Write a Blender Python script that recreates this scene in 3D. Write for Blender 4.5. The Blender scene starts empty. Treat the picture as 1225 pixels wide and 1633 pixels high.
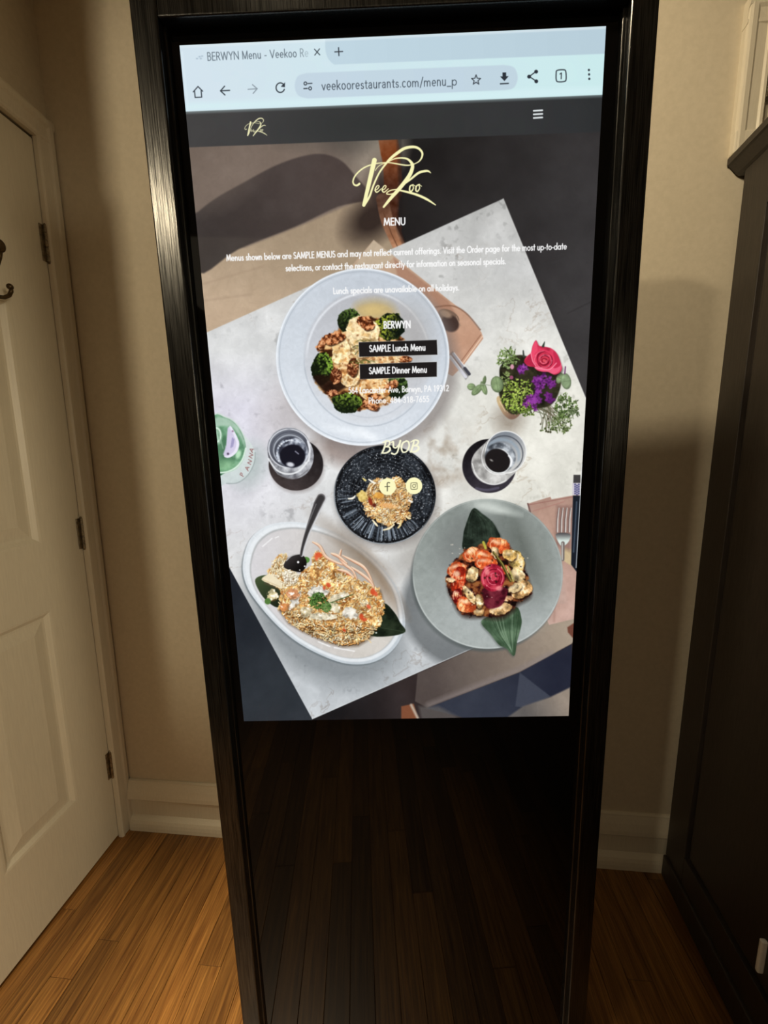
import bpy, bmesh, math, random
import numpy as np
from mathutils import Matrix, Vector, Quaternion

random.seed(7)
SC = bpy.context.scene
COL = SC.collection

# ------------------------------------------------------------------ camera
CAM_H = 1.247
F_PX = 637.85
def rodr(v):
    v = Vector(v)
    return Quaternion(v.normalized(), v.length).to_matrix() if v.length > 1e-9 else Matrix.Identity(3)
R_ROOM = rodr([math.radians(a) for a in (8.7346, 5.0398, -0.0105)]) @ Matrix(((1, 0, 0), (0, 0, -1), (0, 1, 0)))
cam = bpy.data.cameras.new('camera')
cam.sensor_fit = 'HORIZONTAL'
cam.sensor_width = 36
cam.lens = F_PX / 1225 * 36
cam.clip_start = 0.02
cam_ob = bpy.data.objects.new('camera', cam)
cam_ob.matrix_world = Matrix.Translation((0, 0, CAM_H)) @ (R_ROOM.transposed() @ Matrix.Diagonal((1, -1, -1))).to_4x4()
COL.objects.link(cam_ob)
SC.camera = cam_ob

# ------------------------------------------------------------------ world, lights, exposure
vs = SC.view_settings
vs.view_transform = 'Standard'; vs.look = 'None'; vs.gamma = 1; vs.exposure = 0; vs.use_curve_mapping = False
w = bpy.data.worlds.new('world'); SC.world = w; w.use_nodes = True
w.node_tree.nodes['Background'].inputs[0].default_value = (1, 0.8, 0.6, 1)
w.node_tree.nodes['Background'].inputs[1].default_value = 0.0
def aim(o, tgt):
    o.rotation_euler = (Vector(tgt) - o.location).to_track_quat('-Z', 'Y').to_euler()
def lamp(name, kind, loc, power, color, tgt=None, **kw):
    l = bpy.data.lights.new(name, kind); l.energy = power; l.color = color
    for k, v in kw.items(): setattr(l, k, v)
    o = bpy.data.objects.new(name, l); o.location = loc; COL.objects.link(o)
    if tgt: aim(o, tgt)
    return o
WARM = (1.0, 0.845, 0.585)
lamp('track_spot', 'SPOT', (-0.38, 0.10, 2.42), 60, WARM, (0.95, 1.15, 1.75), spot_size=math.radians(84), spot_blend=0.9, shadow_soft_size=0.045)
lamp('entry_downlight', 'SPOT', (-0.58, -0.28, 2.43), 370, WARM, (-0.40, 0.20, 0), spot_size=math.radians(45), spot_blend=1.0, shadow_soft_size=0.06)
lamp('dining_downlight', 'SPOT', (-1.20, -1.14, 2.42), 92, WARM, (-0.30, 0.9, 1.6), spot_size=math.radians(54), spot_blend=0.5, shadow_soft_size=0.06)
lamp('door_fill', 'SPOT', (1.66, -0.85, 1.45), 150, WARM, (-0.95, 0.66, 0.74), spot_size=math.radians(56), spot_blend=1.0, shadow_soft_size=0.34)  # added soft fill to brighten the door, no actual fixture
lamp('ambient_fill', 'AREA', (-0.3, -2.2, 2.44), 9, WARM, (-0.3, -2.2, 0), shape='RECTANGLE', size=2.4, size_y=1.4)  # broad fill added behind the camera to lift the ambient level

# ------------------------------------------------------------------ materials
def mat(name, base=(0.5, 0.5, 0.5), rough=0.5, metal=0.0, spec=0.5, **kw):
    m = bpy.data.materials.new(name); m.use_nodes = True
    b = m.node_tree.nodes['Principled BSDF']
    b.inputs['Base Color'].default_value = (*base, 1)
    b.inputs['Roughness'].default_value = rough
    b.inputs['Metallic'].default_value = metal
    b.inputs['Specular IOR Level'].default_value = spec
    for k, v in kw.items(): b.inputs[k].default_value = v
    return m
def nt(m): return m.node_tree.nodes, m.node_tree.links, m.node_tree.nodes['Principled BSDF']
def noise_paint(m, c1, c2, scale=60, bump=0.05, stretch=None, dist=0.002):
    n, l, b = nt(m)
    tc = n.new('ShaderNodeTexCoord'); mp = n.new('ShaderNodeMapping')
    if stretch: mp.inputs['Scale'].default_value = stretch
    l.new(tc.outputs['Object'], mp.inputs[0])
    no = n.new('ShaderNodeTexNoise'); no.inputs['Scale'].default_value = scale; no.inputs['Detail'].default_value = 5
    l.new(mp.outputs[0], no.inputs['Vector'])
    r = n.new('ShaderNodeValToRGB')
    r.color_ramp.elements[0].color = (*c1, 1); r.color_ramp.elements[1].color = (*c2, 1)
    r.color_ramp.elements[0].position = 0.3; r.color_ramp.elements[1].position = 0.7
    l.new(no.outputs['Fac'], r.inputs[0]); l.new(r.outputs[0], b.inputs['Base Color'])
    bp = n.new('ShaderNodeBump'); bp.inputs['Strength'].default_value = bump; bp.inputs['Distance'].default_value = dist
    l.new(no.outputs['Fac'], bp.inputs['Height']); l.new(bp.outputs[0], b.inputs['Normal'])
    return m
M_WALL = noise_paint(mat('wall_paint', rough=0.7), (0.58, 0.51, 0.39), (0.63, 0.555, 0.43), 90, 0.12)
M_CEIL = noise_paint(mat('ceiling_paint', rough=0.9), (0.74, 0.70, 0.62), (0.80, 0.76, 0.68), 40, 0.1)
M_TRIM = noise_paint(mat('trim_paint', rough=0.4), (0.66, 0.60, 0.48), (0.72, 0.655, 0.53), 30, 0.1, (14, 14, 0.6))
M_DOOR = noise_paint(mat('door_paint', rough=0.42), (0.66, 0.605, 0.49), (0.71, 0.655, 0.53), 22, 0.12, (12, 12, 0.8))
M_BRONZE = noise_paint(mat('hinge_metal', rough=0.35, metal=0.9), (0.13, 0.10, 0.065), (0.34, 0.28, 0.19), 120, 0.1)
M_HOOK = noise_paint(mat('hook_bronze', rough=0.4, metal=0.8), (0.05, 0.032, 0.015), (0.09, 0.06, 0.028), 150, 0.1)
M_CAB = noise_paint(mat('espresso_wood', rough=0.45), (0.022, 0.017, 0.0135), (0.036, 0.028, 0.022), 25, 0.15, (9, 9, 0.7))
M_FRAME = noise_paint(mat('brushed_black_metal', rough=0.22, metal=0.9), (0.009, 0.0088, 0.0085), (0.062, 0.061, 0.058), 300, 0.16, (3, 3, 0.06), 0.001)
M_HOUSE = noise_paint(mat('housing_metal', rough=0.5, metal=0.3), (0.010, 0.010, 0.010), (0.016, 0.015, 0.015), 80, 0.05)
M_GLASS = noise_paint(mat('black_glass', rough=0.035, spec=0.14), (0.0015, 0.0015, 0.0016), (0.0022, 0.002, 0.002), 5, 0.0)
M_CHROME = noise_paint(mat('polished_steel', rough=0.15, metal=1.0), (0.6, 0.6, 0.6), (0.7, 0.7, 0.7), 50, 0.02)

M_GLINT = noise_paint(mat('glint_white', rough=0.2), (0.82, 0.82, 0.82), (0.88, 0.88, 0.88), 20, 0.02)  # white that imitates a pale glint on the cabinet side
M_WOOD = mat('oak_plank', rough=0.36)
def _wood():
    n, l, b = nt(M_WOOD)
    tc = n.new('ShaderNodeTexCoord'); oi = n.new('ShaderNodeObjectInfo')
    mp = n.new('ShaderNodeMapping'); mp.inputs['Scale'].default_value = (34, 1.6, 1)
    off = n.new('ShaderNodeVectorMath'); off.operation = 'SCALE'; off.inputs[0].default_value = (31, 17, 0)
    l.new(oi.outputs['Random'], off.inputs['Scale'])
    l.new(tc.outputs['Object'], mp.inputs['Vector']); l.new(off.outputs[0], mp.inputs['Location'])
    no = n.new('ShaderNodeTexNoise'); no.inputs['Scale'].default_value = 3.0; no.inputs['Detail'].default_value = 6; no.inputs['Roughness'].default_value = 0.65
    no.inputs['Distortion'].default_value = 0.6
    l.new(mp.outputs[0], no.inputs['Vector'])
    mp2 = n.new('ShaderNodeMapping'); mp2.inputs['Scale'].default_value = (320, 7, 1)
    l.new(tc.outputs['Object'], mp2.inputs['Vector']); l.new(off.outputs[0], mp2.inputs['Location'])
    n2 = n.new('ShaderNodeTexNoise'); n2.inputs['Scale'].default_value = 1.0; n2.inputs['Detail'].default_value = 3
    l.new(mp2.outputs[0], n2.inputs['Vector'])
    r = n.new('ShaderNodeValToRGB')
    r.color_ramp.elements[0].color = (0.105, 0.036, 0.008, 1); r.color_ramp.elements[1].color = (0.37, 0.178, 0.045, 1)
    r.color_ramp.elements[0].position = 0.28; r.color_ramp.elements[1].position = 0.74
    l.new(no.outputs['Fac'], r.inputs[0])
    hv = n.new('ShaderNodeHueSaturation')
    mr = n.new('ShaderNodeMapRange'); mr.inputs['To Min'].default_value = 0.50; mr.inputs['To Max'].default_value = 1.30
    l.new(oi.outputs['Random'], mr.inputs['Value']); l.new(mr.outputs[0], hv.inputs['Value']); l.new(r.outputs[0], hv.inputs['Color'])
    mx = n.new('ShaderNodeMix'); mx.data_type = 'RGBA'; mx.blend_type = 'MULTIPLY'; mx.inputs[0].default_value = 1
    mr2 = n.new('ShaderNodeMapRange'); mr2.inputs['From Min'].default_value = 0.35; mr2.inputs['From Max'].default_value = 0.62
    mr2.inputs['To Min'].default_value = 0.68; mr2.inputs['To Max'].default_value = 1.1
    l.new(n2.outputs['Fac'], mr2.inputs['Value']); l.new(hv.outputs[0], mx.inputs[6]); l.new(mr2.outputs[0], mx.inputs[7])
    l.new(mx.outputs[2], b.inputs['Base Color'])
    bp = n.new('ShaderNodeBump'); bp.inputs['Strength'].default_value = 0.08; bp.inputs['Distance'].default_value = 0.001
    l.new(n2.outputs['Fac'], bp.inputs['Height']); l.new(bp.outputs[0], b.inputs['Normal'])
_wood()

# ------------------------------------------------------------------ mesh helpers
def new_obj(name, bm, m, parent=None, smooth=False):
    me = bpy.data.meshes.new(name)
    bmesh.ops.recalc_face_normals(bm, faces=bm.faces)
    bm.to_mesh(me); bm.free()
    if smooth:
        for p in me.polygons: p.use_smooth = True
    me.materials.append(m)
    o = bpy.data.objects.new(name, me); COL.objects.link(o)
    if parent: o.parent = parent
    return o
def box(bm, x0, x1, y0, y1, z0, z1, bev=0.0, seg=2):
    r = bmesh.ops.create_cube(bm, size=1)
    vsx = r['verts']
    for v in vsx:
        v.co = Vector((x0 if v.co.x < 0 else x1, y0 if v.co.y < 0 else y1, z0 if v.co.z < 0 else z1))
    if bev > 0:
        es = list({e for v in vsx for e in v.link_edges})
        bmesh.ops.bevel(bm, geom=es, offset=bev, segments=seg, affect='EDGES', profile=0.5)
    return bm
def one_box(*a, **k): return box(bmesh.new(), *a, **k)
def extrude_profile(bm, prof, axis_pts):
    """sweep a closed 2-D profile given as 3-D point rings"""
    rings = [[bm.verts.new(p) for p in ring] for ring in axis_pts]
    n = len(rings[0])
    for a, b in zip(rings[:-1], rings[1:]):
        for i in range(n):
            bm.faces.new((a[i], a[(i + 1) % n], b[(i + 1) % n], b[i]))
    bm.faces.new(rings[0]); bm.faces.new(list(reversed(rings[-1])))
    return bm
def tube(bm, pts, radii, n=12):
    pts = [Vector(p) for p in pts]
    if not hasattr(radii, '__len__'): radii = [radii] * len(pts)
    rings = []
    up = Vector((0.31, 0.2, 0.93))
    for i, p in enumerate(pts):
        t = (pts[min(i + 1, len(pts) - 1)] - pts[max(i - 1, 0)]).normalized()
        a = t.cross(up).normalized(); b = t.cross(a).normalized()
        rings.append([bm.verts.new(p + (a * math.cos(q) + b * math.sin(q)) * radii[i]) for q in [2 * math.pi * k / n for k in range(n)]])
    for r0, r1 in zip(rings[:-1], rings[1:]):
        for k in range(n): bm.faces.new((r0[k], r0[(k + 1) % n], r1[(k + 1) % n], r1[k]))
    bm.faces.new(rings[0]); bm.faces.new(list(reversed(rings[-1])))
    return bm
def struct(o): o['kind'] = 'structure'; return o
def thing(name, label, cat, loc=(0, 0, 0)):
    o = bpy.data.objects.new(name, None); COL.objects.link(o); o.location = loc
    o['label'] = label; o['category'] = cat
    o.empty_display_size = 0.1
    return o

# ------------------------------------------------------------------ room shell
XL, YB, ZC = -0.974, 1.105, 2.45
XR, YF, XO = 1.75, -3.4, -3.0
sub = struct(new_obj('floor', one_box(XO - .1, XR + .1, YF - .1, YB + .1, -0.12, -0.016), M_WOOD))
# planks run into the depth of the room
PW = 0.0575
prnd = random.Random(11)
x = XL - 0.02
while x < 1.02:
    y = -0.95 - prnd.random() * 0.5
    while y < YB - 0.004:
        ln = 0.55 + prnd.random() * 0.9
        y1 = min(y + ln, YB - 0.004)
        if y1 - y > 0.03:
            bm = one_box(-PW / 2 + .0004, PW / 2 - .0004, 0, y1 - y - .0008, -0.016, 0.0, bev=0.0007, seg=1)
            p = new_obj('plank', bm, M_WOOD, sub)
            p.location = (x + PW / 2, y, prnd.uniform(-0.0003, 0.0))
        y = y1
    x += PW
struct(new_obj('ceiling', one_box(XO - .1, XR + .1, YF - .1, YB + .1, ZC, ZC + .1), M_CEIL))
# back wall, with the small high window whose white casing shows above the cabinet
W0, W1, WZ0, WZ1 = 0.764, 1.36, 1.955, 2.160
bm = bmesh.new()
box(bm, XL - .12, W0, YB, YB + .1, -0.016, ZC)
box(bm, W0, W1, YB, YB + .1, WZ1, ZC)
box(bm, W0, W1, YB, YB + .1, -0.016, WZ0)
box(bm, W1, XR + .1, YB, YB + .1, -0.016, ZC)
box(bm, W0, W1, YB + .09, YB + .1, WZ0, WZ1)
struct(new_obj('wall_back', bm, M_WALL))
# left wall with the opening of the panelled door; it ends at a corner towards the dining room
DY0, DY1, DZ = 0.288, 1.058, 2.036
WEND = 0.17
bm = bmesh.new()
box(bm, XL - .12, XL, WEND, DY0, -0.016, ZC)
box(bm, XL - .12, XL, DY0, DY1, DZ, ZC)
box(bm, XL - .12, XL, DY1, YB, -0.016, ZC)
box(bm, XL - .12, XL - .06, DY0, DY1, -0.016, DZ)
struct(new_obj('wall_left', bm, M_WALL))
struct(new_obj('wall_dining_side', one_box(XO, XL - .12, WEND, WEND + .1, -0.016, ZC), M_WALL))
struct(new_obj('wall_dining_far', one_box(XO - .1, XO, YF, WEND + .1, -0.016, ZC), M_WALL))
struct(new_obj('wall_right', one_box(XR, XR + .1, YF, YB + .1, -0.016, ZC), M_WALL))
struct(new_obj('wall_front', one_box(XO - .1, XR + .1, YF - .1, YF, -0.016, ZC), M_WALL))

# baseboard along the back wall: square foot, tall fascia and moulded cap
def baseboard(name, x0, x1):
    P = [(0, 0), (-.026, 0), (-.026, .014), (-.0245, .026), (-.021, .036), (-.0130, .043), (-.0085, .047), (-.0085, .106), (-.0125, .109), (-.0195, .111),
         (-.0225, .116), (-.0215, .128), (-.0165, .150), (-.0115, .164), (-.0095, .169), (-.009, .173), (-.004, .176), (0, .176)]
    bm = bmesh.new()
    extrude_profile(bm, P, [[Vector((xx, YB + a, b)) for a, b in P] for xx in (x0, x1)])
    return struct(new_obj(name, bm, M_TRIM))
baseboard('baseboard_back', XL + .02, XR)

# door casings
CAS = [(0, 0), (0, .012), (.004, .016), (.010, .016), (.014, .013), (.034, .015), (.040, .019), (.050, .020), (.055, .018), (.057, .012), (.057, 0)]
def casing_v(bm, at, z0, z1, width=.057):   # at(w, t) -> (x, y)
    P = [(a * width / .057, b) for a, b in CAS]
    extrude_profile(bm, P, [[Vector((*at(a, b), z)) for a, b in P] for z in (z0, z1)])
bm = bmesh.new()
casing_v(bm, lambda a, b: (XL + b, DY1 - .004 + a), 0, DZ + .050, .049)
struct(new_obj('trim_1', bm, M_TRIM))
bm = bmesh.new()
casing_v(bm, lambda a, b: (XL + b, DY0 + .004 - a), 0, DZ + .060)
struct(new_obj('trim_2', bm, M_TRIM))
bm = bmesh.new()
extrude_profile(bm, CAS, [[Vector((XL + b * 1.02, y, DZ - .002 + a * 1.08)) for a, b in CAS] for y in (DY0 - .053, DY1 + .046)])
struct(new_obj('trim_3', bm, M_TRIM))
# the window: mitred casing, sill, sash, hinge and pane
win = bmesh.new()
casing_v(win, lambda a, b: (W0 - a, YB - b), WZ0 - .045, WZ1 + .05)
casing_v(win, lambda a, b: (W1 + a, YB - b), WZ0 - .045, WZ1 + .05)
extrude_profile(win, CAS, [[Vector((xx, YB - b * 1.02, WZ1 + a * .9)) for a, b in CAS] for xx in (W0 - .058, W1 + .058)])
win = struct(new_obj('window_1', win, M_TRIM))
new_obj('window_sill', one_box(W0 - .058, W1 + .058, YB - .0185, YB + .0, WZ0 - .045, WZ0 - .0, .003, 2), M_TRIM, win)
bm = bmesh.new()
box(bm, W0 + .002, W0 + .04, YB + .004, YB + .034, WZ0, WZ1, .002, 1); box(bm, W1 - .04, W1 - .002, YB + .004, YB + .034, WZ0, WZ1, .002, 1)
box(bm, W0 + .04, W1 - .04, YB + .004, YB + .034, WZ0, WZ0 + .04, .002, 1); box(bm, W0 + .04, W1 - .04, YB + .004, YB + .034, WZ1 - .04, WZ1, .002, 1)
new_obj('window_sash', bm, M_TRIM, win)
new_obj('pane', one_box(W0 + .04, W1 - .04, YB + .016, YB + .022, WZ0 + .04, WZ1 - .04), M_GLASS, win)

# ------------------------------------------------------------------ panelled doors
def panel_bm(w_, h_):
    """raised-and-fielded panel: sticking slopes in, flat groove, bevelled field (local x right, z up, front at y=0 facing -y)"""
    bm = bmesh.new()
    lev = [(0, 0.0), (.006, .001), (.016, .009), (.022, .009), (.050, .003), (.052, .0025)]
    rings = []
    for ins, d in lev:
        rings.append([bm.verts.new((sx * (w_ / 2 - ins), d, h_ / 2 + sz * (h_ / 2 - ins))) for sx, sz in ((-1, -1), (1, -1), (1, 1), (-1, 1))])
    for a, b in zip(rings[:-1], rings[1:]):
        for i in range(4): bm.faces.new((a[i], a[(i + 1) % 4], b[(i + 1) % 4], b[i]))
    bm.faces.new(rings[-1])
    return bm
def hinge_bm(h_=0.089):
    """two leaves and a five-knuckle barrel; barrel along z, local -y is towards the room"""
    bm = bmesh.new()
    box(bm, -.013, -.003, -.002, .001, 0, h_, .0006, 1)
    box(bm, .003, .014, -.002, .001, 0, h_, .0006, 1)
    k = h_ / 5
    for i in range(5): tube(bm, [(0, -.004, i * k + .0006), (0, -.004, (i + 1) * k - .0006)], .0052, 12)
    tube(bm, [(0, -.004, -.004), (0, -.004, -.001), (0, -.004, 0)], [.003, .0045, .004], 12)
    tube(bm, [(0, -.004, h_), (0, -.004, h_ + .001), (0, -.004, h_ + .005)], [.004, .0045, .002], 12)
    return bm
def panel_door(name, w_, h_, rows, frame_w, mid):
    """leaf in local coords: x along the width from the hinge side (0) to w_, front face at y=0 facing -y"""
    cols = [(frame_w, w_ / 2 - mid / 2), (w_ / 2 + mid / 2, w_ - frame_w)]
    xs = [0, cols[0][0], cols[0][1], cols[1][0], cols[1][1], w_]
    zs = [0] + [z for r in rows for z in r] + [h_]
    bm = bmesh.new()
    box(bm, 0, w_, .012, .035, 0, h_)
    for i in range(5):
        for j in range(len(zs) - 1):
            if i in (1, 3) and j % 2 == 1: continue
            vs4 = [bm.verts.new(p) for p in ((xs[i], 0, zs[j]), (xs[i + 1], 0, zs[j]), (xs[i + 1], 0, zs[j + 1]), (xs[i], 0, zs[j + 1]))]
            bm.faces.new(vs4)
    bmesh.ops.remove_doubles(bm, verts=bm.verts, dist=1e-6)
    for a, b in (((0, 0), (0, h_)), ((w_, 0), (w_, h_)), ((0, 0), (w_, 0)), ((0, h_), (w_, h_))):
        q = [bm.verts.new((a[0], 0, a[1])), bm.verts.new((b[0], 0, b[1])), bm.verts.new((b[0], .012, b[1])), bm.verts.new((a[0], .012, a[1]))]
        bm.faces.new(q)
    d = struct(new_obj(name, bm, M_DOOR))
    for c0, c1 in cols:
        for z0, z1 in rows:
            p = new_obj('panel', panel_bm(c1 - c0, z1 - z0), M_DOOR, d)
            p.location = ((c0 + c1) / 2, 0, z0)
    return d
ROWS = [(0.245, 0.825), (1.005, 1.595), (1.69, 1.905)]
door = panel_door('door_1', 0.762, 2.018, ROWS, .122, .105)
door.matrix_world = Matrix(((0, -1, 0, XL - .001), (-1, 0, 0, DY1 - .004), (0, 0, 1, .010), (0, 0, 0, 1)))
hm = None
for z in (1.730, 0.962, 0.212):
    hg = new_obj('hinge', hinge_bm(), M_BRONZE, door) if hm is None else bpy.data.objects.new('hinge', hm)
    if hm is not None: COL.objects.link(hg); hg.parent = door
    hm = hg.data
    hg.location = (-.001, -.001, z)
    hg['label'] = 'bronze butt hinge on the edge of the white door'
# double coat hook screwed to the door
bm = bmesh.new()
HX = 0.158
box(bm, HX - .012, HX + .012, -.004, .002, 1.575, 1.690, .003, 2)
tube(bm, [(HX, -.002, 1.60), (HX, -.014, 1.590), (HX, -.030, 1.588), (HX, -.043, 1.592), (HX, -.049, 1.600), (HX, -.049, 1.607)], [.005, .0046, .0043, .0042, .0042, .0042], 10)
bmesh.ops.create_uvsphere(bm, u_segments=12, v_segments=8, radius=.0068, matrix=Matrix.Translation((HX, -.0475, 1.610)))
tube(bm, [(HX, -.002, 1.655), (HX, -.012, 1.650), (HX, -.024, 1.657), (HX, -.032, 1.672), (HX, -.036, 1.688)], [.005, .0048, .0045, .0045, .005], 10)
bmesh.ops.create_uvsphere(bm, u_segments=14, v_segments=10, radius=.0125, matrix=Matrix.Translation((HX, -.0375, 1.696)) @ Matrix.Diagonal((.9, .6, 1.1, 1)))
hk = new_obj('coat_hook', bm, M_HOOK, door, True)
hk['label'] = 'dark bronze double coat hook screwed to the door'

h2 = bpy.data.objects.new('hinge', hm); COL.objects.link(h2); h2.parent = win
h2.location = (W0 + .006, YB - .001, 2.022)
h2['label'] = 'bronze hinge on the white window casing above the cabinet'

# ------------------------------------------------------------------ the kiosk
S = 0.5295                                  # display width
SH = S * 16 / 9
RK = rodr([math.radians(a) for a in (0.8933, -1.1461, 4.2919)])
SB = Vector((-0.03881672 * S, 1.12301801 * S, CAM_H - 0.81647444 * S))     # bottom centre of the display
HW, DEP, DF = 0.3170, 0.056, 0.016          # half width, body depth, frame proud of glass
CX = 0.0045 * S
zb = SB.z - 0.0085                          # local height of the display's bottom edge
def kloc(): return SB + RK @ Vector((0, 0, -zb))
low = min((kloc() + RK @ Vector((CX + sx * HW, sy, 0))).z for sx in (-1, 1) for sy in (-DF, DEP))
zb += low
kiosk = thing('digital_menu_kiosk', 'tall black freestanding touchscreen kiosk showing a restaurant menu page', 'kiosk')
kiosk.matrix_world = Matrix.Translation(kloc()) @ RK.to_4x4()
TOP_IN = zb + SH + 0.0165                    # where glass meets the top rail
TOP_OUT = TOP_IN + 0.030
FWID = 0.033
X0, X1 = CX - HW, CX + HW
new_obj('housing', one_box(X0 + .002, X1 - .002, .004, DEP, 0.0, TOP_OUT - .002, .004, 2), M_HOUSE, kiosk)
for a, b in ((X0, X0 + FWID), (X1 - FWID, X1)):
    bm = bmesh.new()
    box(bm, a, b, -DF, DEP - .006, .002, TOP_OUT, .0022, 3)
    new_obj('side_rail', bm, M_FRAME, kiosk)
new_obj('top_rail', one_box(X0 + FWID, X1 - FWID, -DF, DEP - .006, TOP_IN, TOP_OUT, .0022, 3), M_FRAME, kiosk)
new_obj('bottom_rail', one_box(X0 + FWID, X1 - FWID, -DF, DEP - .006, .002, .034, .0022, 3), M_FRAME, kiosk)
# thin inner lips that hold the glass
for a, b in ((X0 + FWID - .001, X0 + FWID + .0045), (X1 - FWID - .0045, X1 - FWID + .001)):
    new_obj('glass_lip', one_box(a, b, -.006, .004, .034, TOP_IN, .0015, 3), M_FRAME, kiosk)
new_obj('front_glass', one_box(X0 + FWID - .001, X1 - FWID + .001, 0.0002, .004, .033, TOP_IN + .001, 0), M_GLASS, kiosk)

# ------------------------------------------------------------------ the picture on the display, drawn pixel by pixel
# Drawing coordinates: the frame in which the page was measured; HM maps display texels into it.
TW, TH = 1080, 1920
def _hom(src, dst):
    A = []
    for (X, Y), (u, v) in zip(src, dst):
        A.append([X, Y, 1, 0, 0, 0, -u * X, -u * Y, -u]); A.append([0, 0, 0, X, Y, 1, -v * X, -v * Y, -v])
    return np.linalg.svd(np.array(A, float))[2][-1].reshape(3, 3)
_C = [(286, 73), (967, 42), (907, 1141), (389, 1150)]
HM = _hom([(0, 0), (TW, 0), (TW, TH), (0, TH)], _C)
HI = np.linalg.inv(HM)
_u, _v = np.meshgrid(np.arange(TW) + .5, np.arange(TH) + .5)
_d = HM[2, 0] * _u + HM[2, 1] * _v + HM[2, 2]
GX = ((HM[0, 0] * _u + HM[0, 1] * _v + HM[0, 2]) / _d).astype(np.float32)
GY = ((HM[1, 0] * _u + HM[1, 1] * _v + HM[1, 2]) / _d).astype(np.float32)
IMG = np.zeros((TH, TW, 3), np.float32)
rng = np.random.default_rng(5)
TAB = rng.random((64, 64)).astype(np.float32)
def reg(x0, y0, x1, y1):
    c = np.array([[x0, y0, 1], [x1, y0, 1], [x1, y1, 1], [x0, y1, 1]], float) @ HI.T
    c = c[:, :2] / c[:, 2:]
    a = np.floor(c.min(0)).astype(int) - 1; b = np.ceil(c.max(0)).astype(int) + 2
    a = np.maximum(a, 0)
    return slice(a[1], max(a[1], min(b[1], TH))), slice(a[0], max(a[0], min(b[0], TW)))
ALL = (slice(0, TH), slice(0, TW))
def put(s, a, col):
    if not isinstance(col, np.ndarray): col = np.array(col, np.float32) / 255
    IMG[s] += (col - IMG[s]) * a[..., None]
def vn(x, y, sc, seed=0, octv=4):
    o = np.zeros_like(x); amp, tot = 1.0, 0.0
    for k in range(octv):
        fx = x / sc * 2 ** k + seed * 7.31 + k * 13.7; fy = y / sc * 2 ** k + seed * 3.97 + k * 5.1
        i = np.floor(fx).astype(int); j = np.floor(fy).astype(int)
        u = fx - i; v = fy - j; u = u * u * (3 - 2 * u); v = v * v * (3 - 2 * v)
        g = lambda a, b: TAB[a & 63, b & 63]
        o += amp * ((g(i, j) * (1 - u) + g(i + 1, j) * u) * (1 - v) + (g(i, j + 1) * (1 - u) + g(i + 1, j + 1) * u) * v)
        tot += amp; amp *= .55
    return o / tot
def T(pts, ox, oy, sc): return [(ox + p[0] / sc, oy + p[1] / sc) for p in pts]
def cr(pts, closed=False, n=8):
    P = [np.array(p, float) for p in pts]; N = len(P); out = []
    for i in range(N if closed else N - 1):
        p0 = P[(i - 1) % N] if closed or i > 0 else P[0]; p1 = P[i]; p2 = P[(i + 1) % N]
        p3 = P[(i + 2) % N] if closed or i + 2 < N else P[-1]
        for k in range(n):
            t = k / n
            out.append(.5 * ((2 * p1) + (p2 - p0) * t + (2 * p0 - 5 * p1 + 4 * p2 - p3) * t * t + (3 * p1 - p0 - 3 * p2 + p3) * t ** 3))
    if not closed: out.append(P[-1])
    return [tuple(p) for p in out]
def sdp(x, y, pts):
    d = np.full(x.shape, 1e9, np.float32); ins = np.zeros(x.shape, bool)
    n = len(pts)
    for i in range(n):
        (ax, ay), (bx, by) = pts[i], pts[(i + 1) % n]
        ex, ey = bx - ax, by - ay; L = ex * ex + ey * ey
        if L < 1e-9: continue
        t = np.clip(((x - ax) * ex + (y - ay) * ey) / L, 0, 1)
        d = np.minimum(d, (x - ax - t * ex) ** 2 + (y - ay - t * ey) ** 2)
        if ey != 0:
            c = (ay > y) != (by > y)
            ins ^= c & (x < ex * (y - ay) / ey + ax)
    d = np.sqrt(d)
    return np.where(ins, -d, d)
def _col(col, x, y): return col(x, y) if callable(col) else col
def poly(pts, col, soft=.8, al=1.0, wob=0, wsc=5):
    xs = [p[0] for p in pts]; ys = [p[1] for p in pts]
    m = soft + wob
    s = reg(min(xs) - m, min(ys) - m, max(xs) + m, max(ys) + m)
    x, y = GX[s], GY[s]
    if x.size == 0: return
    d = sdp(x, y, pts)
    if wob: d = d + (vn(x, y, wsc, int(xs[0]), 3) - .5) * 2.4 * wob
    put(s, np.clip(.5 - d / soft, 0, 1) * al, _col(col, x, y))
def tex(pts, sc, amp, seed=0, soft=3, warp=1.0, tint=(1, 1, 1)):
    xs = [p[0] for p in pts]; ys = [p[1] for p in pts]
    s = reg(min(xs) - soft, min(ys) - soft, max(xs) + soft, max(ys) + soft)
    x, y = GX[s], GY[s]
    k = np.clip(.5 - sdp(x, y, pts) / soft, 0, 1)
    w1 = (vn(x, y, sc * 2, seed + 20, 2) - .5) * sc * 3 * warp; w2 = (vn(x, y, sc * 2, seed + 33, 2) - .5) * sc * 3 * warp
    n = np.clip((vn(x + w1, y + w2, sc, seed, 4) - .5) * 2.6, -1, 1)
    IMG[s] = np.clip(IMG[s] * (1 + (n * amp * k)[..., None] * np.array(tint, np.float32)), 0, 1)
def soften(s, n=1):
    for _ in range(n):
        a = IMG[s]; p = np.pad(a, ((1, 1), (1, 1), (0, 0)), 'edge')
        b = (p[:-2] + 2 * p[1:-1] + p[2:]) / 4; IMG[s] = (b[:, :-2] + 2 * b[:, 1:-1] + b[:, 2:]) / 4
def _el(x, y, cx, cy, a, b, rot):
    c, sn = math.cos(math.radians(rot)), math.sin(math.radians(rot))
    u = (x - cx) * c + (y - cy) * sn; v = -(x - cx) * sn + (y - cy) * c
    return u, v, np.sqrt((u / a) ** 2 + (v / b) ** 2)
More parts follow.
